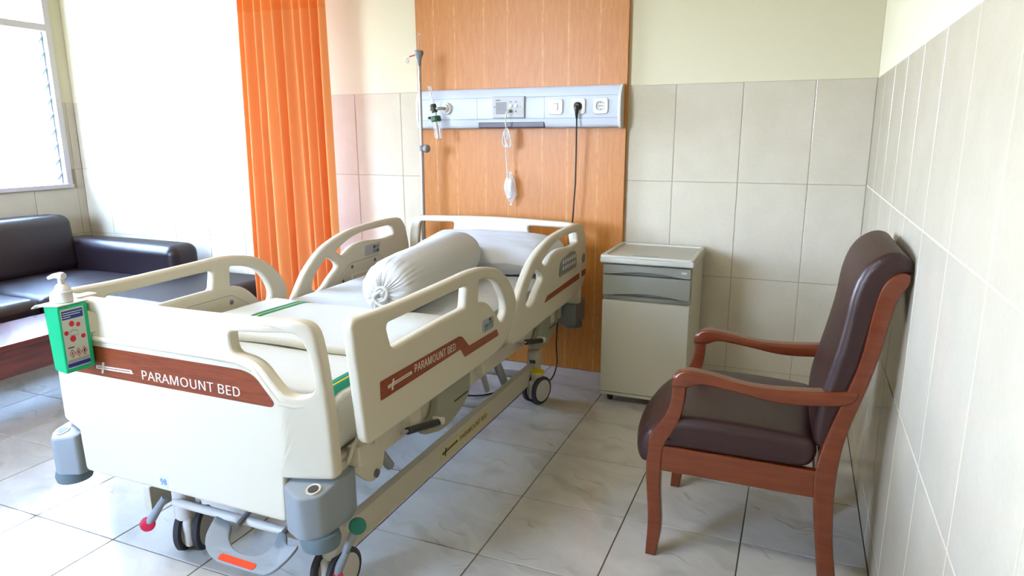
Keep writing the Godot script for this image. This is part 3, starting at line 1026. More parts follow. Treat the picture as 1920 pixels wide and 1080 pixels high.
func pedal(bed: Node3D, a: Vector3, b: Vector3, m: Material, facing: Vector3) -> void:
	var p := part("brake_pedal", tube([a, a.lerp(b, 0.3), b], [0.011, 0.012, 0.016], 10), M.grey_plastic, bed)
	part("pedal_pad", lathe([[0.022, 0.0], [0.025, 0.006], [0.024, 0.011], [0.018, 0.014]], 22).xf(along(b + facing * 0.004, facing)), m, p)

func build_bed() -> void:
	var bed := thing("hospital_bed", "ivory adjustable hospital bed with brown wood-print bands and raised side rails", "hospital bed", Vector3(-1.89, 0, 1.3))
	var xr := -1.381   # inner faces of the right rails
	var xl := -2.436   # outer faces of the left rails
	var cx := -1.955

	# ---- foot board: three planes, the ends bent back
	var bend := func(q: Vector3) -> Vector3:
		q.x *= 1.05 if q.x < 0 else 1.022
		var u := absf(q.x) - 0.42
		var back := 0.0
		if u > 0: back = u * 0.36 * smoothstep(0.0, 0.02, u)
		return Vector3(cx + q.x, q.y, 2.318 + q.z - back)
	var fo := rp([[-0.50, 0.886, 0.05], [0, 0.874, 0.3], [0.50, 0.886, 0.05], [0.518, 0.78, 0.1], [0.532, 0.58, 0.1], [0.534, 0.432, 0.016], [0.40, 0.432, 0.0], [0.395, 0.295, 0.02], [-0.395, 0.295, 0.02], [-0.40, 0.432, 0.0], [-0.534, 0.432, 0.016], [-0.532, 0.58, 0.1], [-0.518, 0.78, 0.1]], 5)
	var fh := [[0.250, 0.838, 0.02], [0.462, 0.853, 0.03], [0.488, 0.79, 0.03], [0.498, 0.69, 0.03], [0.47, 0.672, 0.025], [0.425, 0.672, 0.035], [0.385, 0.71, 0.05], [0.34, 0.764, 0.045], [0.256, 0.776, 0.02]]
	var fb := plate(fo, [rp(fh, 4), rp(zmap(fh, -1, 0), 4)], 0.042, 0.011, 3).subdivide(0.09, 4).warp(bend)
	var foot := part("footboard", fb, M.ivory, bed, 28.0)
	# moulded lip above the band
	var lip: Array = []
	for q in [[-0.48, 0.648], [-0.42, 0.650], [-0.385, 0.672], [-0.335, 0.738], [-0.29, 0.757], [-0.15, 0.759], [0.15, 0.759], [0.27, 0.757], [0.325, 0.742], [0.375, 0.685], [0.405, 0.654], [0.44, 0.646], [0.475, 0.648]]: lip.append(bend.call(Vector3(q[0], q[1], 0.0385)))
	part("lip", tube(lip, [0.003, 0.007, 0.009, 0.0095, 0.0095, 0.0095, 0.0095, 0.0095, 0.0095, 0.0095, 0.009, 0.007, 0.003], 10), M.ivory, foot)
	part("wood_band", plate(rp([[-0.395, 0.640, 0.008], [0.372, 0.640, 0.012], [0.378, 0.654, 0.008], [0.322, 0.722, 0.02], [0.285, 0.735, 0.02], [-0.285, 0.735, 0.02], [-0.322, 0.722, 0.02], [-0.392, 0.654, 0.008]], 3), [], 0.0016, 0.0).xf(Transform3D(Basis.from_scale(Vector3(1.05, 1, 1)), Vector3(cx, 0, 2.3595))), M.band, foot)
	lettering("lettering", "PARAMOUNT BED", Vector3(-2.050, 0.6535, 2.3611), Vector3.RIGHT, Vector3.UP, 0.375, 0.0285, M.white_print, foot)
	emblem("emblem", Vector3(-2.245, 0.650, 2.3611), Vector3.RIGHT, Vector3.UP, 0.158, 0.036, M.white_print, foot)
	var st := part("number_sticker", span(Vector3(-2.034, 0.308, 2.3598), Vector3(-2.000, 0.345, 2.3605), 0.0002), M.label_white, foot)
	lettering("number", "98", Vector3(-2.030, 0.318, 2.3605), Vector3.RIGHT, Vector3.UP, 0.025, 0.019, M.blue_ink, st)

	# ---- head board
	var hx := -1.865
	var ho := rp([[-0.51, 0.90, 0.06], [0, 0.918, 0.3], [0.51, 0.90, 0.06], [0.525, 0.7, 0.1], [0.525, 0.46, 0.02], [-0.525, 0.46, 0.02], [-0.525, 0.7, 0.1]], 5)
	var hh := [[0.225, 0.874, 0.018], [0.447, 0.870, 0.02], [0.462, 0.79, 0.04], [0.470, 0.70, 0.03], [0.44, 0.675, 0.03], [0.40, 0.69, 0.04], [0.33, 0.772, 0.05], [0.235, 0.815, 0.03]]
	var hb := plate(ho, [rp(hh, 4), rp(zmap(hh, -1, 0), 4)], 0.04, 0.012, 3).xf(Transform3D(Basis.IDENTITY, Vector3(hx, 0, 0.235)))
	part("headboard", hb, M.ivory, bed, 50.0)

	# ---- four side rails
	var rf := side_rail(bed, xr, RAIL_FOOT, [RAIL_FOOT_HOLE, RAIL_FOOT_HOLE_2], 1, 0)
	var rh := side_rail(bed, xr, RAIL_HEAD, [RAIL_HEAD_HOLE, RAIL_HEAD_HOLE_2], 1, 0)
	var lf := side_rail(bed, xl, RAIL_FOOT, [RAIL_FOOT_HOLE, RAIL_FOOT_HOLE_2], 0.905, 0.27)
	var lh := side_rail(bed, xl, RAIL_HEAD, [RAIL_HEAD_HOLE, RAIL_HEAD_HOLE_2], 0.985, 0.115)
	var xo := xr + 0.036
	part("wood_band", plate(rp([[2.174, 0.622, 0.006], [2.173, 0.679, 0.006], [1.681, 0.676, 0.01], [1.658, 0.667, 0.006], [1.607, 0.620, 0.004], [1.363, 0.616, 0.008], [1.346, 0.586, 0.006], [1.643, 0.588, 0.006], [1.675, 0.626, 0.006]], 3), [], 0.0014, 0.0).xf(face_x(xo - 0.0004)), M.band, rf)
	lettering("lettering", "PARAMOUNT BED", Vector3(xo + 0.001, 0.6435, 1.985), Vector3(0, -0.03, -1), Vector3.UP, 0.272, 0.026, M.white_print, rf)
	emblem("emblem", Vector3(xo + 0.001, 0.634, 2.135), Vector3(0, -0.01, -1), Vector3.UP, 0.135, 0.032, M.white_print, rf)
	# animal sticker
	var sk := part("picture_sticker", plate(rp([[1.494, 0.632, 0.015], [1.494, 0.682, 0.015], [1.390, 0.680, 0.015], [1.390, 0.632, 0.015]], 3), [], 0.0008, 0.0).xf(face_x(xo)), M.speaker_grey, rf)
	for k in 4: part("print_mark", span(Vector3(xo + 0.0006, 0.636, 1.472 - k * 0.02), Vector3(xo + 0.0013, 0.652, 1.464 - k * 0.02), 0.0002), M.blue_grey, sk)
	part("print_mark", span(Vector3(xo + 0.0006, 0.650, 1.475), Vector3(xo + 0.0013, 0.661, 1.440), 0.0003), mat(Color(0.16, 0.52, 0.60), 0.5), sk)
	part("print_mark", span(Vector3(xo + 0.0006, 0.652, 1.436), Vector3(xo + 0.0013, 0.666, 1.402), 0.0003), M.mid_grey, sk)
	part("print_mark", span(Vector3(xo + 0.0006, 0.668, 1.436), Vector3(xo + 0.0013, 0.677, 1.414), 0.0003), mat(Color(0.30, 0.24, 0.22), 0.5), sk)
	# head rail on the right: band, control panel, angle dial
	part("wood_band", plate(rp([[0.815, 0.594, 0.004], [0.782, 0.621, 0.01], [0.155, 0.640, 0.006], [0.165, 0.606, 0.006]], 3), [], 0.0014, 0.0).xf(face_x(xo - 0.0004)), M.band, rh)
	var cp := part("control_panel", plate(rp([[0.614, 0.676, 0.015], [0.600, 0.752, 0.04], [0.425, 0.778, 0.05], [0.340, 0.765, 0.03], [0.330, 0.680, 0.02]], 4), [], 0.004, 0.0015, 1).xf(face_x(xo - 0.001)), M.mid_grey, rh)
	for i in 6:
		for j in 2:
			var zz := 0.565 - i * 0.037
			var yy := 0.700 + j * 0.031 + i * 0.0005
			part("key", span(Vector3(xo + 0.002, yy, zz), Vector3(xo + 0.0045, yy + 0.019, zz - 0.022), 0.001), M.white_plastic, cp)
	for i in 5: part("key_mark", span(Vector3(xo + 0.002, 0.7225, 0.556 - i * 0.04), Vector3(xo + 0.0036, 0.7265, 0.538 - i * 0.04), 0.0004), M.blue_grey, cp)
	part("angle_dial", lathe([[0.026, 0.0], [0.026, 0.005], [0.019, 0.006], [0.019, 0.004]], 20).xf(along(Vector3(xo - 0.001, 0.705, 0.205), Vector3(1, 0, 0))), M.mid_grey, rh)
	# left rails seen from inside
	var xi := xl + 0.036
	part("plate_gap", plate(inset(turned(rp([[1.885, 0.60, 0.01], [1.885, 0.712, 0.02], [1.865, 0.722, 0.01], [1.645, 0.722, 0.02], [1.535, 0.648, 0.02], [1.528, 0.60, 0.01]], 3), true), -0.0022), [], 0.0008, 0.0).xf(face_x(xi)), M.mid_grey, lf)
	part("latch_plate", plate(rp([[1.885, 0.60, 0.01], [1.885, 0.712, 0.02], [1.865, 0.722, 0.01], [1.645, 0.722, 0.02], [1.535, 0.648, 0.02], [1.528, 0.60, 0.01]], 3), [], 0.003, 0.001, 1).xf(face_x(xi)), M.ivory_metal, lf)
	part("release_lever", plate(rp([[1.75, 0.60, 0.004], [1.75, 0.664, 0.006], [1.64, 0.664, 0.006], [1.64, 0.60, 0.004]], 2), [], 0.010, 0.003, 2).xf(face_x(xi + 0.002)), M.ivory_metal, lf)
	for q in [[1.654, 0.695], [1.564, 0.636]]: part("screw", lathe([[0.010, 0], [0.010, 0.003], [0.006, 0.004]], 14).xf(along(Vector3(xi + 0.002, q[1], q[0]), Vector3(1, 0, 0))), M.screw, lf)
	var bp := part("button_panel", plate(rp([[0.711, 0.729, 0.006], [0.705, 0.783, 0.006], [0.560, 0.787, 0.006], [0.577, 0.729, 0.006]], 3), [], 0.003, 0.001, 1).xf(face_x(xi)), M.speaker_grey, lh)
	for i in 2:
		for j in 2: part("button", span(Vector3(xi + 0.002, 0.738 + j * 0.022, 0.633 - i * 0.03), Vector3(xi + 0.0055, 0.754 + j * 0.022, 0.611 - i * 0.03), 0.002), M.dark_grey if (i + j) % 2 else M.mid_grey, bp)
	part("plate_gap", plate(inset(turned(rp([[0.940, 0.58, 0.01], [0.926, 0.661, 0.02], [0.838, 0.713, 0.02], [0.578, 0.718, 0.02], [0.53, 0.685, 0.02], [0.53, 0.58, 0.01]], 3), true), -0.0022), [], 0.0008, 0.0).xf(face_x(xi)), M.mid_grey, lh)
	part("latch_plate", plate(rp([[0.940, 0.58, 0.01], [0.926, 0.661, 0.02], [0.838, 0.713, 0.02], [0.578, 0.718, 0.02], [0.53, 0.685, 0.02], [0.53, 0.58, 0.01]], 3), [], 0.003, 0.001, 1).xf(face_x(xi)), M.ivory_metal, lh)
	part("release_lever", plate(rp([[0.84, 0.58, 0.004], [0.84, 0.655, 0.006], [0.60, 0.655, 0.006], [0.60, 0.58, 0.004]], 2), [], 0.010, 0.003, 2).xf(face_x(xi + 0.002)), M.ivory_metal, lh)
	for q in [[0.830, 0.694], [0.622, 0.697], [0.913, 0.633]]: part("screw", lathe([[0.010, 0], [0.010, 0.003], [0.006, 0.004]], 14).xf(along(Vector3(xi + 0.002, q[1], q[0]), Vector3(1, 0, 0))), M.screw, lh)

	# ---- corner bumpers
	for s in [-1.0, 1.0]:
		var pl := rp([[0.402, 2.255, 0.0], [0.402, 2.372, 0.012], [0.478, 2.404, 0.022], [0.528, 2.362, 0.02], [0.538, 2.25, 0.02], [0.52, 2.20, 0.01], [0.46, 2.20, 0.01]], 4)
		var fl := PackedVector2Array()
		for q in pl: fl.append(Vector2(cx + s * (q.x + (0.022 if s < 0 else 0.010)), q.y))
		var g := plate(fl, [], 0.148, 0.006, 2).subdivide(0.05, 3).xf(face_y(0.282))
		# the top falls away towards the corner
		g.warp(func(q): return q if q.y < 0.40 else Vector3(q.x, q.y - 0.26 * maxf(0.0, q.z - 2.32) - 0.12 * maxf(0.0, absf(q.x - cx) - 0.47), q.z))
		var bu := part("corner_bumper", g, M.grey_plastic, bed, 40.0)
		part("bumper_roller", lathe([[0.03, 0.236], [0.052, 0.243], [0.056, 0.262], [0.05, 0.284]], 24).xf(Transform3D(Basis.IDENTITY, Vector3(cx + s * 0.504, 0, 2.340))), M.blue_grey, bu)
		part("pole_socket", lathe([[0.011, 0.0], [0.011, 0.006], [0.021, 0.008], [0.021, 0.0]], 20).xf(Transform3D(Basis(Vector3.RIGHT, 0.25), Vector3(cx + s * 0.504, 0.4135, 2.355))), M.ivory_metal, bu)
		part("socket_well", lathe([[0.015, 0.0], [0.015, 0.0078]], 20).xf(Transform3D(Basis(Vector3.RIGHT, 0.25), Vector3(cx + s * 0.504, 0.4135, 2.355))), M.dark_grey, bu)
		var hbp := part("corner_bumper", span(Vector3(hx + s * 0.395, 0.335, 0.10), Vector3(hx + s * 0.505, 0.462, 0.27), 0.014, 3), M.mid_grey, bed)
		part("bumper_roller", lathe([[0.03, 0.30], [0.05, 0.306], [0.054, 0.32], [0.048, 0.336]], 24).xf(Transform3D(Basis.IDENTITY, Vector3(hx + s * 0.455, 0, 0.165))), M.blue_grey, hbp)

	# ---- frame under the mattress
	part("mattress_deck", span(Vector3(-2.34, 0.452, 0.30), Vector3(-1.435, 0.470, 2.29), 0.006, 2), M.ivory_metal, bed)
	for x in [-1.455, -2.345]: part("side_member", span(Vector3(x - 0.02, 0.385, 0.29), Vector3(x + 0.02, 0.452, 2.29), 0.008, 2), M.ivory_metal, bed)
	for z in [0.36, 1.25, 2.2]: part("cross_member", span(Vector3(-2.33, 0.385, z - 0.025), Vector3(-1.47, 0.44, z + 0.025), 0.008, 2), M.ivory_metal, bed)
	for z in [2.19, 1.9, 1.35, 0.9, 0.55]: part("mounting_block", span(Vector3(-1.437, 0.425, z - 0.03), Vector3(-1.395, 0.49, z + 0.03), 0.006, 2), M.ivory_metal, bed)
	# mattress stop loop at the foot corner
	var lp: Array = []
	for q in [[-1.425, 0.445, 2.235], [-1.405, 0.50, 2.23], [-1.40, 0.525, 2.20], [-1.40, 0.525, 2.13], [-1.405, 0.50, 2.10], [-1.425, 0.445, 2.10]]: lp.append(Vector3(q[0], q[1], q[2]))
	part("mattress_stop", tube(lp, 0.006, 8), M.ivory_metal, bed)
	# hinge bracket under the side member
	var br := part("hinge_bracket", plate(rp([[2.20, 0.40, 0.01], [2.03, 0.40, 0.01], [2.045, 0.345, 0.02], [2.085, 0.312, 0.025], [2.13, 0.33, 0.02]], 4), [], 0.01, 0.002, 1).xf(face_x(-1.445)), M.ivory_metal, bed)
	part("bolt", lathe([[0.014, 0], [0.014, 0.006], [0.008, 0.009]], 12).xf(along(Vector3(-1.436, 0.338, 2.085), Vector3(1, 0, 0))), M.screw, br)
	# rail dampers in their covers
	for dz in [0.0, -1.03]:
		var cv := part("damper_cover", plate(rp([[1.49, 0.50, 0.01], [1.745, 0.50, 0.01], [1.745, 0.43, 0.05], [1.775, 0.395, 0.03], [1.84, 0.392, 0.02], [1.845, 0.366, 0.02], [1.72, 0.330, 0.05], [1.60, 0.345, 0.05], [1.495, 0.395, 0.03]].map(func(q): return [q[0] + dz, q[1], q[2]]), 4), [], 0.035, 0.008, 2).xf(face_x(-1.432)), M.olive_grey, bed)
		part("damper", rod(Vector3(-1.392, 0.434, 1.965 + dz), Vector3(-1.385, 0.388, 1.775 + dz), 0.0125, 14, 0.003), M.black, cv)
		part("damper_rod", rod(Vector3(-1.393, 0.441, 2.00 + dz), Vector3(-1.392, 0.434, 1.965 + dz), 0.006, 8), M.steel, cv)
		part("pivot", rod(Vector3(-1.41, 0.392, 1.768 + dz), Vector3(-1.368, 0.392, 1.768 + dz), 0.013, 14, 0.002), M.ivory_metal, cv)
		part("cover_slot", span(Vector3(-1.398, 0.405, 1.63 + dz), Vector3(-1.3962, 0.411, 1.52 + dz), 0.0005), M.black, cv)

	# ---- base
	for x in [-1.515, -2.275]:
		var ra := part("base_rail", span(Vector3(x - 0.017, 0.096, 0.52), Vector3(x + 0.017, 0.19, 2.23), 0.004), M.ivory_metal, bed)
		if x > -2:
			part("amber_strip", span(Vector3(x + 0.0168, 0.116, 1.12), Vector3(x + 0.0178, 0.170, 1.56), 0.0003), M.amber_strip, ra)
			lettering("lettering", "PARAMOUNT BED", Vector3(x + 0.0179, 0.133, 1.40), Vector3(0, 0.004, -1), Vector3.UP, 0.26, 0.022, M.ink, ra)
			emblem("emblem", Vector3(x + 0.0179, 0.126, 1.55), Vector3(0, 0.004, -1), Vector3.UP, 0.13, 0.032, M.ink, ra)
		part("corner_post", lathe([[0.036, 0.12], [0.036, 0.245], [0.028, 0.253]], 20).xf(Transform3D(Basis.IDENTITY, Vector3(x, 0, 0.50))), M.ivory_metal, bed)
		part("post_slot", span(Vector3(x - 0.012, 0.19, 0.533), Vector3(x + 0.02, 0.207, 0.539), 0.001), M.dark_grey, ra)
	part("base_cross_tube", rod(Vector3(-2.26, 0.15, 0.62), Vector3(-1.53, 0.15, 0.62), 0.02, 14), M.white_metal, bed)
	part("base_cross_tube", rod(Vector3(-2.26, 0.12, 1.0), Vector3(-1.53, 0.12, 1.0), 0.018, 14), M.white_metal, bed)
	part("base_cross_tube", rod(Vector3(-2.10, 0.192, 2.265), Vector3(-1.50, 0.192, 2.265), 0.014, 14), M.white_metal, bed)
	part("base_cross_tube", span(Vector3(-2.20, 0.22, 2.13), Vector3(-1.53, 0.262, 2.20), 0.006, 2), M.mid_grey, bed)
	# lifting arms
	for x in [-1.575, -2.21]:
		part("lift_arm", tube([Vector3(x, 0.405, 0.92), Vector3(x, 0.30, 0.86), Vector3(x, 0.15, 0.76)], [0.022, 0.02, 0.02], 10), M.speaker_grey, bed)
		part("lift_arm", tube([Vector3(x - 0.05, 0.405, 0.98), Vector3(x - 0.05, 0.14, 0.86)], 0.016, 10), M.white_metal, bed)
		part("lift_arm", tube([Vector3(x, 0.405, 1.95), Vector3(x, 0.20, 1.80)], 0.018, 10), M.speaker_grey, bed)
	part("motor", span(Vector3(-1.80, 0.26, 0.9), Vector3(-1.68, 0.36, 1.25), 0.02, 3), M.white_plastic, bed)
	# caster posts and casters at the foot, casters at the head
	for q in [[-2.095, 2.235], [-1.505, 2.225]]:
		part("corner_post", lathe([[0.034, 0.125], [0.034, 0.30]], 22).xf(Transform3D(Basis.IDENTITY, Vector3(q[0], 0, q[1]))), M.white_metal, bed)
	caster(bed, Vector3(-2.085, 0, 2.215), 0.43)
	caster(bed, Vector3(-1.507, 0, 2.215), -0.1)
	var far := Vector3(-1.468, 0, 0.585)
	caster(bed, far, -0.32)
	caster(bed, Vector3(-2.24, 0, 0.585), 0.1)
	part("brake_collar", lathe([[0.02, 0.150], [0.036, 0.156], [0.036, 0.166], [0.02, 0.174]], 20).xf(Transform3D(Basis.IDENTITY, far + Vector3(0, 0, -0.01))), M.yellow, bed)
	pedal(bed, Vector3(-2.148, 0.195, 2.26), Vector3(-2.222, 0.090, 2.275), M.pink_red, Vector3(0.5, 0.3, 0.8).normalized())
	pedal(bed, Vector3(-1.44, 0.165, 2.245), Vector3(-1.475, 0.083, 2.262), M.pink_red, Vector3(0.5, 0.3, 0.8).normalized())
	pedal(bed, Vector3(-1.445, 0.165, 2.245), Vector3(-1.388, 0.268, 2.255), M.green_button, Vector3(0.5, 0.3, 0.8).normalized())
	# foot pedal: a sloping grey loop with an orange strip
	var pp := rp([[-1.858, 0.115, 0.01], [-1.80, 0.115, 0.03], [-1.790, 0.07, 0.03], [-1.735, 0.040, 0.05], [-1.655, 0.045, 0.04], [-1.630, 0.08, 0.03], [-1.645, 0.135, 0.004], [-1.615, 0.135, 0.02], [-1.59, 0.095, 0.03], [-1.530, 0.100, 0.02], [-1.538, 0.05, 0.03], [-1.58, 0.0, 0.04], [-1.80, 0.0, 0.05], [-1.845, 0.04, 0.04]], 4)
	var slope := Transform3D(Basis(Vector3(1, 0, 0), Vector3(0, 0.42, -0.907), Vector3(0, 0.907, 0.42)), Vector3(0, 0.142, 2.41))
	var pd := plate(pp, [], 0.012, 0.004, 2).subdivide(0.05, 3)
	pd.warp(func(q): return Vector3(q.x, q.y, q.z + 0.9 * maxf(0.0, absf(q.x + 1.69) - 0.09) * 0.5))
	var fp := part("height_pedal", pd.xf(slope), M.grey_plastic, bed)
	part("orange_strip", plate(rp([[-1.775, 0.006, 0.008], [-1.64, 0.004, 0.008], [-1.64, 0.024, 0.008], [-1.775, 0.026, 0.008]], 3), [], 0.0016, 0.0).xf(slope * Transform3D(Basis.IDENTITY, Vector3(0, 0, 0.0125))), M.orange_tape, fp)
	for x in [-1.80, -1.635]: part("pedal_arm", tube([Vector3(x, 0.195, 2.30), Vector3(x, 0.225, 2.22), Vector3(x, 0.24, 2.15)], 0.009, 8), M.mid_grey, fp)

# ------------------------------------------------------------------ bedding
func build_bedding() -> void:
	var nz := noise(81, 2.2, 3)
	var nw := noise(82, 6.0, 2)
	var mt := thing("mattress", "mattress in a white knitted cover on the hospital bed", "mattress", Vector3(-1.89, 0.47, 1.3))
	var g := span(Vector3(-2.345, 0.471, 0.31), Vector3(-1.435, 0.648, 2.275), 0.05, 5).subdivide(0.12, 4)
	g.warp(func(q): return q + Vector3(0, 0.004 * nz.get_noise_3dv(q) if q.y > 0.6 else 0.0, 0))
	part("cover", g, M.knit, mt, 60.0)
	# bed sheet over the head two thirds
	var sh := thing("bed_sheet", "smooth pale white sheet stretched over the mattress top", "bed sheet", Vector3(-1.89, 0.65, 0.95))
	var sg := span(Vector3(-2.345, 0.6495, 0.315), Vector3(-1.435, 0.6555, 1.62), 0.0025, 2).subdivide(0.05, 5)
	sg.warp(func(q):
		var e := maxf(0.0, maxf(q.x + 1.48, -2.30 - q.x)) / 0.045
		var k := 0.0035 * nw.get_noise_3dv(Vector3(q.x * 2.4, 0, q.z * 0.5)) + 0.003 * nz.get_noise_3dv(q)
		return q + Vector3(0, k + 0.002 - 0.022 * e * e, 0))
	part("cloth", sg, M.sheet, sh, 60.0)
	# blanket folded over at the foot
	var bl := thing("folded_blanket", "white blanket with green and yellow border stripes folded at the bed foot", "blanket", Vector3(-1.89, 0.65, 1.86))
	var lower := span(Vector3(-2.335, 0.6515, 1.50), Vector3(-1.440, 0.664, 2.262), 0.01, 3).subdivide(0.06, 5)
	var drape := func(q: Vector3) -> Vector3:
		var e := maxf(0.0, maxf(q.x + 1.485, -2.30 - q.x)) / 0.045
		var f := maxf(0.0, q.z - 2.225) / 0.04
		return Vector3(q.x, q.y + 0.004 * nz.get_noise_3dv(q * 1.3) - 0.03 * e * e - 0.03 * f * f, q.z)
	lower.warp(drape)
	part("lower_layer", lower, M.knit, bl, 60.0)
	var upper := span(Vector3(-2.335, 0.6645, 1.452), Vector3(-1.435, 0.694, 1.985), 0.015, 4).subdivide(0.06, 5)
	var lay := func(q: Vector3) -> Vector3:
		var e := maxf(0.0, maxf(q.x + 1.49, -2.29 - q.x)) / 0.05
		var far := maxf(0.0, 1.56 - q.z) / 0.1
		return Vector3(q.x, q.y + 0.007 * nz.get_noise_3dv(q * 1.1 + Vector3(9, 0, 0)) - 0.022 * e * e - 0.022 * far * far, q.z + 0.012 * nz.get_noise_3dv(Vector3(q.x, 4, 0)))
	upper.warp(lay)
	part("upper_layer", upper, M.knit, bl, 60.0)
	for s in [[-2.145, 0], [-2.145, 1], [-1.478, 2]]:
		var z0 := 1.453 if s[1] < 2 else 1.99
		var z1 := 1.984 if s[1] < 2 else 2.255
		if s[1] == 1: z0 = 1.99; z1 = 2.255
		var y := 0.6935 if z0 < 1.9 else 0.6637
		var f: Callable = lay if z0 < 1.9 else drape
		for k in 3:
			var wd: float = [0.018, 0.005, 0.018][k]
			var off: float = [-0.0145, 0.0, 0.0145][k]
			var x: float = s[0] + off
			var sg2 := span(Vector3(x - wd * 0.5, y, z0 + 0.002), Vector3(x + wd * 0.5, y + 0.0016, z1), 0.0004).subdivide(0.05, 5).warp(f)
			part("stripe", sg2, M.stripe_yellow if k == 1 else M.stripe_green, bl, 60.0)
	# pillow
	var pw := thing("pillow", "flat white pillow against the headboard", "pillow", Vector3(-1.78, 0.66, 0.48))
	var p := rbox(Vector3.ZERO, Vector3(0.76, 0.15, 0.38), 0.074, 6).subdivide(0.05, 5)
	p.warp(func(q):
		var ex := absf(q.x) / 0.38
		var ez := absf(q.z) / 0.19
		var puff := sqrt(maxf(0.02, (1.0 - pow(ex, 4.0)) * (1.0 - pow(ez, 4.0))))
		var y: float = q.y * (0.30 + 0.85 * puff) + 0.010 * nz.get_noise_3dv(q * 2.0)
		var pull := 1.0 + 0.05 * ex * ez
		return Transform3D(Basis(Vector3.RIGHT, 0.12), Vector3(-1.80, 0.757, 0.475)) * Vector3(q.x * pull, y, q.z * pull))
	part("pillow_case", p, M.linen, pw, 70.0)
	# bolster
	var bo := thing("bolster", "long white bolster with gathered drawstring end lying along the bed", "bolster", Vector3(-1.79, 0.66, 1.1))
	var rings: Array = [[0.008, -0.004], [0.02, -0.002], [0.036, 0.0], [0.06, 0.006], [0.085, 0.022], [0.103, 0.048], [0.114, 0.09], [0.119, 0.15], [0.121, 0.25], [0.121, 0.40], [0.122, 0.55], [0.121, 0.70], [0.117, 0.82], [0.108, 0.88], [0.085, 0.925], [0.05, 0.945], [0.01, 0.95]]
	var bg := lathe(rings, 120)
	var a := Vector3(-1.725, 0.772, 1.575)
	var b := Vector3(-1.853, 0.782, 0.56)
	var f := along(a, b - a)
	bg.warp(func(q):
		var r := Vector2(q.x, q.z).length()
		var th := atan2(q.z, q.x)
		var near := clampf(1.0 - q.y / 0.16, 0.0, 1.0)
		var wr := near * 0.0045 * (sin(th * 26.0 + 3.0 * sin(th * 5.0)) + 0.6 * sin(th * 41.0 + 1.0)) * smoothstep(0.01, 0.05, r)
		var slack := 0.004 * nz.get_noise_3d(cos(th) * 0.5, q.y * 2.2, sin(th) * 0.5)
		var rr := r + wr + slack * smoothstep(0.03, 0.09, r)
		var o := Vector3(cos(th) * rr, q.y + wr * 1.2, sin(th) * rr)
		var w := f * o
		if w.y < 0.660: w.y = 0.660
		return w)
	part("bolster_case", bg, M.linen, bo, 75.0)
	var kn: Array = []
	for i in 26:
		var t := float(i) / 25
		var an := t * TAU * 1.35
		var rr := 0.03 - 0.012 * t
		kn.append(f * Vector3(cos(an) * rr, -0.012 - 0.012 * sin(t * 9.0), sin(an) * rr))
	part("drawstring", tube(kn, 0.0065, 8), M.linen, bo)
	var kn2: Array = []
	for i in 14:
		var t := float(i) / 13
		kn2.append(f * Vector3(-0.012 + 0.03 * sin(t * 4.0), -0.022 - 0.01 * sin(t * 3.0), 0.0) + Vector3(0, 0.018 - 0.072 * t, 0.004))
	part("drawstring", tube(kn2, 0.006, 8), M.linen, bo)

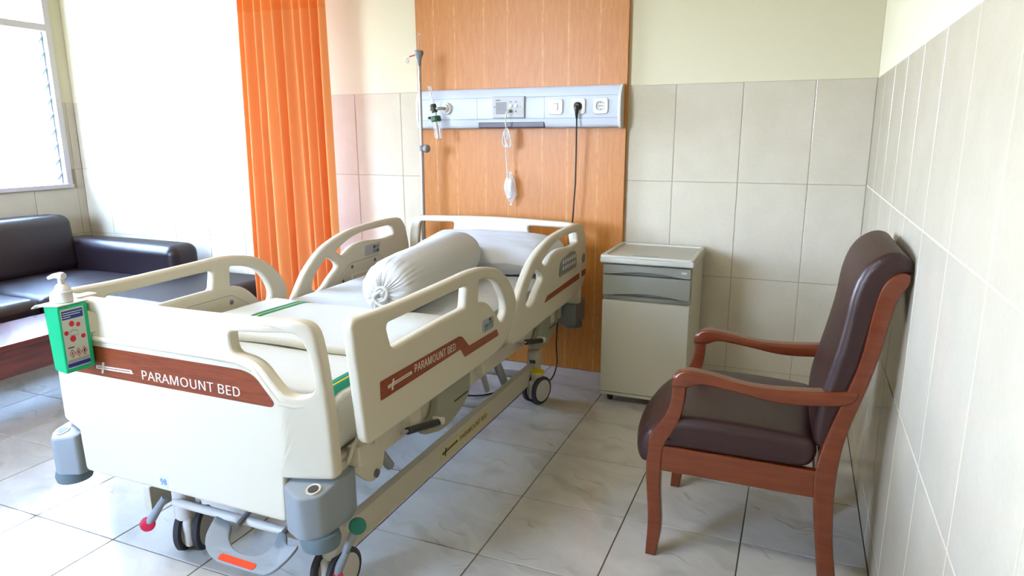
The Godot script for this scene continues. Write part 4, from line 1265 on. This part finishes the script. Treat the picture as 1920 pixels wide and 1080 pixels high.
# ------------------------------------------------------------------ sanitizer bottle on the foot board
func build_sanitizer() -> void:
	var o := thing("sanitizer_bottle", "green hand sanitizer bottle with white pump hung on the footboard corner", "sanitizer", Vector3(-2.272, 0.676, 2.413))
	# plan outline (x, z); the label is on the side that looks along the foot board
	var body := plate(rp([[-2.312, 2.368, 0.006], [-2.235, 2.368, 0.005], [-2.235, 2.458, 0.005], [-2.300, 2.458, 0.012], [-2.312, 2.440, 0.012]], 4), [], 0.201, 0.004, 2).subdivide(0.06, 3).xf(face_y(0.676))
	body.warp(func(q): return Vector3(q.x + (0.010 * maxf(0.0, 1.0 - (q.y - 0.676) / 0.2) if q.x < -2.27 else 0.0), q.y + (0.006 * (-2.235 - q.x) / 0.075 if q.y < 0.70 else 0.0), q.z))
	part("bottle", body, M.green_bottle, o, 35.0)
	var nk := Vector3(-2.268, 0, 2.413)
	part("neck", rod(nk + Vector3(0, 0.874, 0), nk + Vector3(0, 0.890, 0), 0.023, 20), M.green_bottle, o)
	var hg := plate(rp([[-2.348, 2.375, 0.004], [-2.236, 2.362, 0.004], [-2.234, 2.455, 0.006], [-2.285, 2.472, 0.006], [-2.348, 2.462, 0.006]], 3), [], 0.004, 0.001, 1).subdivide(0.04, 3).xf(face_y(0.878))
	hg.warp(func(q): return q + Vector3(0, -0.45 * maxf(0.0, -2.312 - q.x), 0))
	part("hanger", hg, M.white_plastic, o, 30.0)
	part("hanger_hook", span(Vector3(-2.312, 0.880, 2.305), Vector3(-2.272, 0.8865, 2.372), 0.003, 2), M.white_plastic, o)
	part("collar", lathe([[0.024, 0.884], [0.0245, 0.915], [0.022, 0.917], [0.0215, 0.921], [0.017, 0.932], [0.012, 0.936]], 22).xf(Transform3D(Basis.IDENTITY, nk)), M.white_plastic, o)
	var pump := part("pump", rod(nk + Vector3(0, 0.934, 0), nk + Vector3(0, 0.958, 0), 0.009, 14), M.white_plastic, o)
	part("nozzle", tube([nk + Vector3(0.014, 0.961, 0.0), nk + Vector3(0.0, 0.961, 0.0), nk + Vector3(-0.022, 0.959, 0.004), nk + Vector3(-0.043, 0.951, 0.008)], [0.0095, 0.0105, 0.0075, 0.0048], 10), M.white_plastic, pump)
	# label, lettered towards the head end
	var lf := Transform3D(Basis(Vector3(0, 0, -0.66), Vector3(0, 1, 0), Vector3(1, 0, 0)), Vector3(-2.2352, 0.676, 2.4375))
	var lb := part("label", span(Vector3(-0.022, 0.014, 0), Vector3(0.084, 0.192, 0.0008), 0.0003).xf(lf), M.label_white, o)
	part("label_bar", span(Vector3(-0.018, 0.161, 0.0006), Vector3(0.078, 0.187, 0.0012), 0.0003).xf(lf), M.navy, lb)
	part("label_bar", span(Vector3(-0.021, 0.017, 0.0006), Vector3(0.083, 0.029, 0.0012), 0.0003).xf(lf), M.navy, lb)
	for k in 3: part("small_print", span(Vector3(-0.015, 0.179 - k * 0.0065, 0.001), Vector3([0.074, 0.066, 0.02][k], 0.1815 - k * 0.0065, 0.0014), 0.0001).xf(lf), M.label_white, lb)
	for q in [[0.021, 0.146, 0.012, 0.009], [0.050, 0.140, 0.010, 0.007], [-0.008, 0.121, 0.010, 0.007], [0.018, 0.101, 0.014, 0.010], [0.066, 0.102, 0.011, 0.007]]:
		part("hand_picture", lathe([[1.0, 0.0], [1.0, 0.0006]], 9).xf(Transform3D(Basis(Vector3(q[2], 0, 0), Vector3(0, 0, 1), Vector3(0, -q[3], 0)), Vector3(q[0], q[1], 0.0007))).xf(lf), M.red_mark, lb)
	part("hand_picture", tube([Vector3(0.005, 0.120, 0.001), Vector3(0.022, 0.128, 0.001), Vector3(0.046, 0.122, 0.001), Vector3(0.044, 0.110, 0.001), Vector3(0.014, 0.111, 0.001)], 0.0009, 5, true).xf(lf), M.mid_grey, lb)
	part("small_print", span(Vector3(-0.010, 0.074, 0.0006), Vector3(0.018, 0.0775, 0.0012), 0.0001).xf(lf), M.ink, lb)
	for k in 3:
		var cxx := 0.006 + k * 0.028
		var dm := [Vector2(cxx - 0.0135, 0.057), Vector2(cxx, 0.0435), Vector2(cxx + 0.0135, 0.057), Vector2(cxx, 0.0705)]
		var di := [Vector2(cxx - 0.0105, 0.057), Vector2(cxx, 0.0465), Vector2(cxx + 0.0105, 0.057), Vector2(cxx, 0.0675)]
		part("hazard_diamond", plate(PackedVector2Array(dm), [PackedVector2Array(di)], 0.0006, 0.0).xf(Transform3D(Basis.IDENTITY, Vector3(0, 0, 0.0007))).xf(lf), M.red_mark, lb)
		part("hazard_sign", span(Vector3(cxx - 0.0016 - 0.001 * k, 0.0525, 0.0007), Vector3(cxx + 0.0016 + 0.001 * k, 0.062, 0.0013), 0.0001).xf(lf), M.ink, lb)
	for k in 2: part("small_print", span(Vector3(-0.018, 0.0365 - k * 0.0045, 0.0006), Vector3(0.080, 0.0385 - k * 0.0045, 0.0012), 0.0001).xf(lf), M.mid_grey, lb)

# ------------------------------------------------------------------ bedside cabinet
func build_cabinet() -> void:
	var c := thing("bedside_cabinet", "grey cream bedside cabinet with two drawers and a door", "cabinet", Vector3(-0.95, 0, 0.25))
	var x0 := -1.168
	var x1 := -0.735
	part("carcass", span(Vector3(x0, 0.058, 0.035), Vector3(x1, 0.738, 0.414), 0.004, 2), M.cabinet, c)
	part("plinth", span(Vector3(x0, 0.043, 0.035), Vector3(x1, 0.060, 0.452), 0.003), M.cabinet, c)
	# top with a raised rim
	part("top", span(Vector3(x0 - 0.010, 0.738, 0.03), Vector3(x1 + 0.012, 0.768, 0.478), 0.008, 2), M.cabinet, c)
	var rim := plate(rp([[x0 - 0.010, 0.03, 0.015], [x1 + 0.012, 0.03, 0.015], [x1 + 0.012, 0.478, 0.02], [x0 - 0.010, 0.478, 0.02]], 3), [rp([[x0 + 0.012, 0.05, 0.015], [x1 - 0.010, 0.05, 0.015], [x1 - 0.010, 0.446, 0.03], [x0 + 0.012, 0.446, 0.03]], 3)], 0.016, 0.005, 2).xf(face_y(0.762))
	part("rim", rim, M.cabinet, c)
	part("grip_strip", span(Vector3(-1.02, 0.770, 0.449), Vector3(-0.89, 0.7795, 0.463), 0.002), M.cabinet_drawer, c)
	# drawers with a bowed finger scoop along the lower edge
	for k in 2:
		var ya: float = [0.680, 0.573][k]
		var yb: float = [0.731, 0.676][k]
		var sc := 0.016
		var fr := rp([[x0 + 0.002, ya, 0.002], [x0 + 0.035, ya, 0.02], [x0 + 0.13, ya + sc * 0.8, 0.06], [(x0 + x1) * 0.5, ya + sc, 0.08], [x1 - 0.13, ya + sc * 0.8, 0.06], [x1 - 0.035, ya, 0.02], [x1 - 0.002, ya, 0.002], [x1 - 0.002, yb, 0.003], [x0 + 0.002, yb, 0.003]], 4)
		var d := part("drawer", plate(fr, [], 0.046, 0.003, 1).xf(face_z(0.4135)), M.cabinet_drawer, c)
		part("finger_recess", span(Vector3(x0 + 0.03, ya - 0.003, 0.4125), Vector3(x1 - 0.03, ya + 0.018, 0.4165), 0.001), M.cabinet_drawer, d)
	part("trim_band", span(Vector3(x0 + 0.001, 0.548, 0.4135), Vector3(x1 - 0.001, 0.569, 0.430), 0.002), M.cabinet_drawer, c)
	part("badge", span(Vector3(-0.782, 0.704, 0.4592), Vector3(-0.756, 0.714, 0.4605), 0.0004), M.label_white, c)
	part("door", span(Vector3(x0 + 0.001, 0.063, 0.4135), Vector3(x1 - 0.002, 0.546, 0.456), 0.004, 2), M.cabinet, c)
	for q in [[-1.125, 0.405], [-0.775, 0.405], [-1.125, 0.08], [-0.775, 0.08]]:
		var k := part("castor", rod(Vector3(q[0] - 0.012, 0.021, q[1]), Vector3(q[0] + 0.012, 0.021, q[1]), 0.0205, 18, 0.004), M.black, c)
		part("castor_fork", span(Vector3(q[0] - 0.016, 0.022, q[1] - 0.012), Vector3(q[0] + 0.016, 0.044, q[1] + 0.012), 0.003), M.black, k)

# ------------------------------------------------------------------ armchair
func build_chair() -> void:
	var c := thing("armchair", "wooden armchair with dark maroon leather seat and back against the tiled wall", "armchair", Vector3(-0.4, 0, 1.43))
	var leg := rp([[-0.674, 0, 0.002], [-0.640, 0, 0.002], [-0.624, 0.10, 0.04], [-0.636, 0.25, 0.06], [-0.634, 0.39, 0.03], [-0.590, 0.462, 0.04], [-0.573, 0.536, 0.04], [-0.570, 0.602, 0.0], [-0.612, 0.602, 0.0], [-0.612, 0.552, 0.03], [-0.628, 0.498, 0.04], [-0.680, 0.425, 0.03], [-0.684, 0.30, 0.06], [-0.668, 0.13, 0.06]], 4)
	var arm := rp([[-0.615, 0.597, 0.004], [-0.613, 0.635, 0.025], [-0.575, 0.656, 0.03], [-0.50, 0.650, 0.05], [-0.389, 0.626, 0.08], [-0.247, 0.632, 0.08], [-0.100, 0.652, 0.006], [-0.098, 0.630, 0.02], [-0.126, 0.605, 0.03], [-0.209, 0.592, 0.05], [-0.314, 0.586, 0.06], [-0.434, 0.606, 0.06], [-0.529, 0.616, 0.03], [-0.566, 0.597, 0.01]], 4)
	var post := rp([[-0.150, 0.0, 0.002], [-0.166, 0.12, 0.06], [-0.184, 0.26, 0.05], [-0.193, 0.36, 0.04], [-0.188, 0.43, 0.04], [-0.166, 0.525, 0.05], [-0.130, 0.644, 0.06], [-0.103, 0.744, 0.06], [-0.086, 0.903, 0.06], [-0.070, 0.967, 0.03], [-0.036, 0.998, 0.02], [-0.008, 0.992, 0.01], [-0.008, 0.966, 0.01], [-0.030, 0.930, 0.03], [-0.044, 0.870, 0.04], [-0.057, 0.768, 0.06], [-0.078, 0.671, 0.06], [-0.106, 0.569, 0.05], [-0.125, 0.487, 0.05], [-0.134, 0.373, 0.06], [-0.131, 0.258, 0.06], [-0.119, 0.132, 0.06], [-0.095, 0.0, 0.002]], 4)
	for z in [1.645, 1.165]:
		part("front_leg", plate(leg, [], 0.038, 0.006, 2).xf(face_z(z)), M.red_wood, c)
		part("armrest", plate(arm, [], 0.052, 0.010, 3).xf(face_z(z - 0.007)), M.red_wood, c)
		part("back_post", plate(post, [], 0.038, 0.006, 2).xf(face_z(z)), M.red_wood, c)
		part("side_apron", span(Vector3(-0.645, 0.306, z + 0.006), Vector3(-0.175, 0.392, z + 0.032), 0.003), M.red_wood, c)
	part("front_apron", span(Vector3(-0.672, 0.306, 1.20), Vector3(-0.648, 0.392, 1.646), 0.003), M.red_wood, c)
	part("rear_apron", span(Vector3(-0.18, 0.306, 1.20), Vector3(-0.155, 0.392, 1.646), 0.003), M.red_wood, c)
	# seat cushion rolling over the front edge
	var sp := rp([[-0.735, 0.318, 0.035], [-0.690, 0.330, 0.03], [-0.665, 0.388, 0.03], [-0.21, 0.392, 0.04], [-0.185, 0.44, 0.04], [-0.20, 0.492, 0.04], [-0.40, 0.505, 0.10], [-0.60, 0.500, 0.10], [-0.705, 0.468, 0.08], [-0.752, 0.395, 0.06]], 5)
	var sg := plate(sp, [], 0.51, 0.028, 4).subdivide(0.06, 4).xf(face_z(1.172))
	sg.warp(func(q):
		var u: float = (q.z - 1.427) / 0.255
		var edge := 1.0 - u * u * u * u
		var x: float = q.x
		if x > -0.655: # between the legs and posts the cushion keeps inside the frame
			pass
		return Vector3(x + (0.035 * u * u if x < -0.64 else 0.0), q.y + (0.010 * (edge - 0.5) if q.y > 0.45 else 0.0), q.z))
	part("seat", sg, M.leather, c, 50.0)
	# back cushion with a scrolled top
	var bp := rp([[-0.150, 0.465, 0.02], [-0.212, 0.475, 0.02], [-0.222, 0.56, 0.06], [-0.192, 0.69, 0.08], [-0.163, 0.837, 0.08], [-0.156, 0.940, 0.06], [-0.128, 1.020, 0.05], [-0.070, 1.062, 0.04], [-0.022, 1.048, 0.03], [-0.010, 1.005, 0.01], [-0.045, 0.985, 0.02], [-0.072, 0.93, 0.04], [-0.085, 0.85, 0.06], [-0.105, 0.74, 0.06], [-0.130, 0.64, 0.06], [-0.165, 0.53, 0.05]], 5)
	var bg := plate(bp, [], 0.498, 0.022, 4).subdivide(0.06, 4).xf(face_z(1.176))
	bg.warp(func(q):
		var u: float = (q.z - 1.425) / 0.249
		return Vector3(q.x + 0.012 * u * u, q.y - 0.012 * u * u, q.z))
	part("backrest", bg, M.leather, c, 50.0)
	part("back_panel", plate(rp([[-0.014, 1.02, 0.006], [-0.009, 0.985, 0.006], [-0.036, 0.93, 0.02], [-0.050, 0.86, 0.02], [-0.064, 0.765, 0.02], [-0.085, 0.67, 0.02], [-0.112, 0.58, 0.004], [-0.122, 0.58, 0.004], [-0.096, 0.68, 0.02], [-0.076, 0.77, 0.02], [-0.062, 0.86, 0.02], [-0.048, 0.935, 0.02]], 3), [], 0.44, 0.002, 1).xf(face_z(1.204)), M.black, c)

# ------------------------------------------------------------------ sofa corner
func cushion(lo: Vector3, hi: Vector3, r: float, puff: float, lean := 0.0) -> Geo:
	var mid := (lo + hi) * 0.5
	var h := (hi - lo) * 0.5
	var g := span(lo, hi, r, 5).subdivide(0.10, 4)
	g.warp(func(q):
		var e: Vector3 = (q - mid) / h
		var k := (1.0 - e.x * e.x) * (1.0 - e.z * e.z) * puff * signf(e.y) * absf(e.y)
		var kx := (1.0 - e.y * e.y) * (1.0 - e.z * e.z) * puff * e.x
		return q + Vector3(kx + lean * (q.y - lo.y), k, 0))
	return g

func build_sofa() -> void:
	var s := thing("sofa", "dark plum leather sofa under the louvred window", "sofa", Vector3(-4.95, 0, 1.1))
	part("base", span(Vector3(-5.44, 0.06, 0.10), Vector3(-4.50, 0.24, 2.14), 0.02, 3), M.sofa_leather, s)
	for k in 2:
		var z0 := 0.345 + k * 0.76
		part("seat_cushion", cushion(Vector3(-5.26, 0.235, z0), Vector3(-4.46, 0.405, z0 + 0.755), 0.055, 0.022), M.sofa_leather, s, 60.0)
		part("back_cushion", cushion(Vector3(-5.44, 0.39, z0 - 0.03), Vector3(-5.20, 0.795, z0 + 0.745), 0.06, 0.012, -0.10), M.sofa_leather, s, 60.0)
	for z in [0.09, 1.87]:
		part("arm", cushion(Vector3(-5.44, 0.10, z), Vector3(-4.24, 0.615, z + 0.25), 0.07, 0.006), M.sofa_leather, s, 60.0)
	for q in [[-5.38, 0.16], [-4.56, 0.16], [-5.38, 2.06], [-4.56, 2.06]]: part("foot", rod(Vector3(q[0], 0.0, q[1]), Vector3(q[0], 0.07, q[1]), 0.025, 14), M.black, s)
	var o := thing("ottoman", "dark plum leather ottoman bench between the sofa arm and the curtain", "ottoman", Vector3(-3.84, 0, 0.55))
	part("cushion", cushion(Vector3(-4.13, 0.30, 0.12), Vector3(-3.55, 0.425, 1.0), 0.04, 0.012), M.sofa_leather, o, 60.0)
	part("base", span(Vector3(-4.11, 0.06, 0.14), Vector3(-3.57, 0.31, 0.98), 0.02, 3), M.sofa_leather, o)
	for q in [[-4.05, 0.2], [-3.63, 0.2], [-4.05, 0.92], [-3.63, 0.92]]: part("foot", rod(Vector3(q[0], 0.0, q[1]), Vector3(q[0], 0.07, q[1]), 0.025, 14), M.black, o)
	var t := thing("coffee_table", "low glossy mahogany table in front of the plum sofa", "coffee table", Vector3(-3.88, 0, 1.85))
	part("table_top", span(Vector3(-4.10, 0.375, 1.16), Vector3(-3.66, 0.405, 2.55), 0.008, 3), M.mahogany, t)
	for x in [-4.085, -3.685]: part("apron", span(Vector3(x - 0.012, 0.245, 1.19), Vector3(x + 0.012, 0.376, 2.52), 0.003), M.mahogany, t)
	for z in [1.19, 2.52]: part("apron", span(Vector3(-4.08, 0.245, z - 0.012), Vector3(-3.69, 0.376, z + 0.012), 0.003), M.mahogany, t)
	for q in [[-4.06, 1.22], [-3.71, 1.22], [-4.06, 2.49], [-3.71, 2.49]]: part("leg", span(Vector3(q[0] - 0.022, 0.0, q[1] - 0.022), Vector3(q[0] + 0.022, 0.376, q[1] + 0.022), 0.004), M.mahogany, t)

# ------------------------------------------------------------------ lamp
func build_lamp() -> void:
	var o := thing("ceiling_lamp", "white fluorescent lamp on the ceiling of the room", "lamp", Vector3(-2.3, ROOM_TOP, 2.9))
	part("housing", span(Vector3(-2.95, ROOM_TOP - 0.07, 2.74), Vector3(-1.65, ROOM_TOP - 0.002, 3.06), 0.01, 2), M.white_metal, o)
	var glow := mat(Color(1, 1, 1), 0.5)
	glow.emission_enabled = true
	glow.emission = Color(1.0, 0.985, 0.955)
	glow.emission_energy_multiplier = 6.0
	part("diffuser", span(Vector3(-2.91, ROOM_TOP - 0.082, 2.78), Vector3(-1.69, ROOM_TOP - 0.071, 3.02), 0.004), glow, o)
	var l := AreaLight3D.new()
	l.name = "lamp_light"
	l.area_size = Vector2(1.2, 0.24)
	l.light_color = Color(1.0, 0.985, 0.955)
	l.light_energy = 16.0
	l.shadow_enabled = true
	l.area_range = 12.0
	l.area_attenuation = 2.0
	o.add_child(l)
	l.position = Vector3(0, -0.09, 0)
	l.rotation = Vector3(-PI / 2, 0, 0)

# ------------------------------------------------------------------ scene
func _ready() -> void:
	var cam := Camera3D.new()
	cam.name = "camera"
	cam.fov = rad_to_deg(2.0 * atan(540.0 / 1275.36))
	cam.position = Vector3(-0.3027, 1.3558, 3.6992)
	cam.rotation = Vector3(-0.2214, 0.3959, -0.0044)
	cam.near = 0.05
	add_child(cam)
	cam.current = true
	var sky_look := ProceduralSkyMaterial.new()
	sky_look.sky_top_color = Color(0.68, 0.81, 1.0)
	sky_look.sky_horizon_color = Color(0.90, 0.945, 1.0)
	sky_look.ground_horizon_color = Color(0.92, 0.94, 0.90)
	sky_look.ground_bottom_color = Color(0.62, 0.64, 0.58)
	sky_look.sky_energy_multiplier = 12.0
	sky_look.ground_energy_multiplier = 7.5
	var sky := Sky.new()
	sky.sky_material = sky_look
	var env := Environment.new()
	env.background_mode = Environment.BG_SKY
	env.sky = sky
	env.tonemap_mode = Environment.TONE_MAPPER_LINEAR
	env.tonemap_exposure = 0.228
	env.sdfgi_enabled = true
	env.ssao_enabled = true
	env.ssil_enabled = true
	var we := WorldEnvironment.new()
	we.name = "daylight"
	we.environment = env
	add_child(we)
	make_materials()
	build_room()
	build_headwall()
	build_curtain()
	build_bed()
	build_bedding()
	build_cabinet()
	build_chair()
	build_sofa()
	build_sanitizer()
	build_lamp()
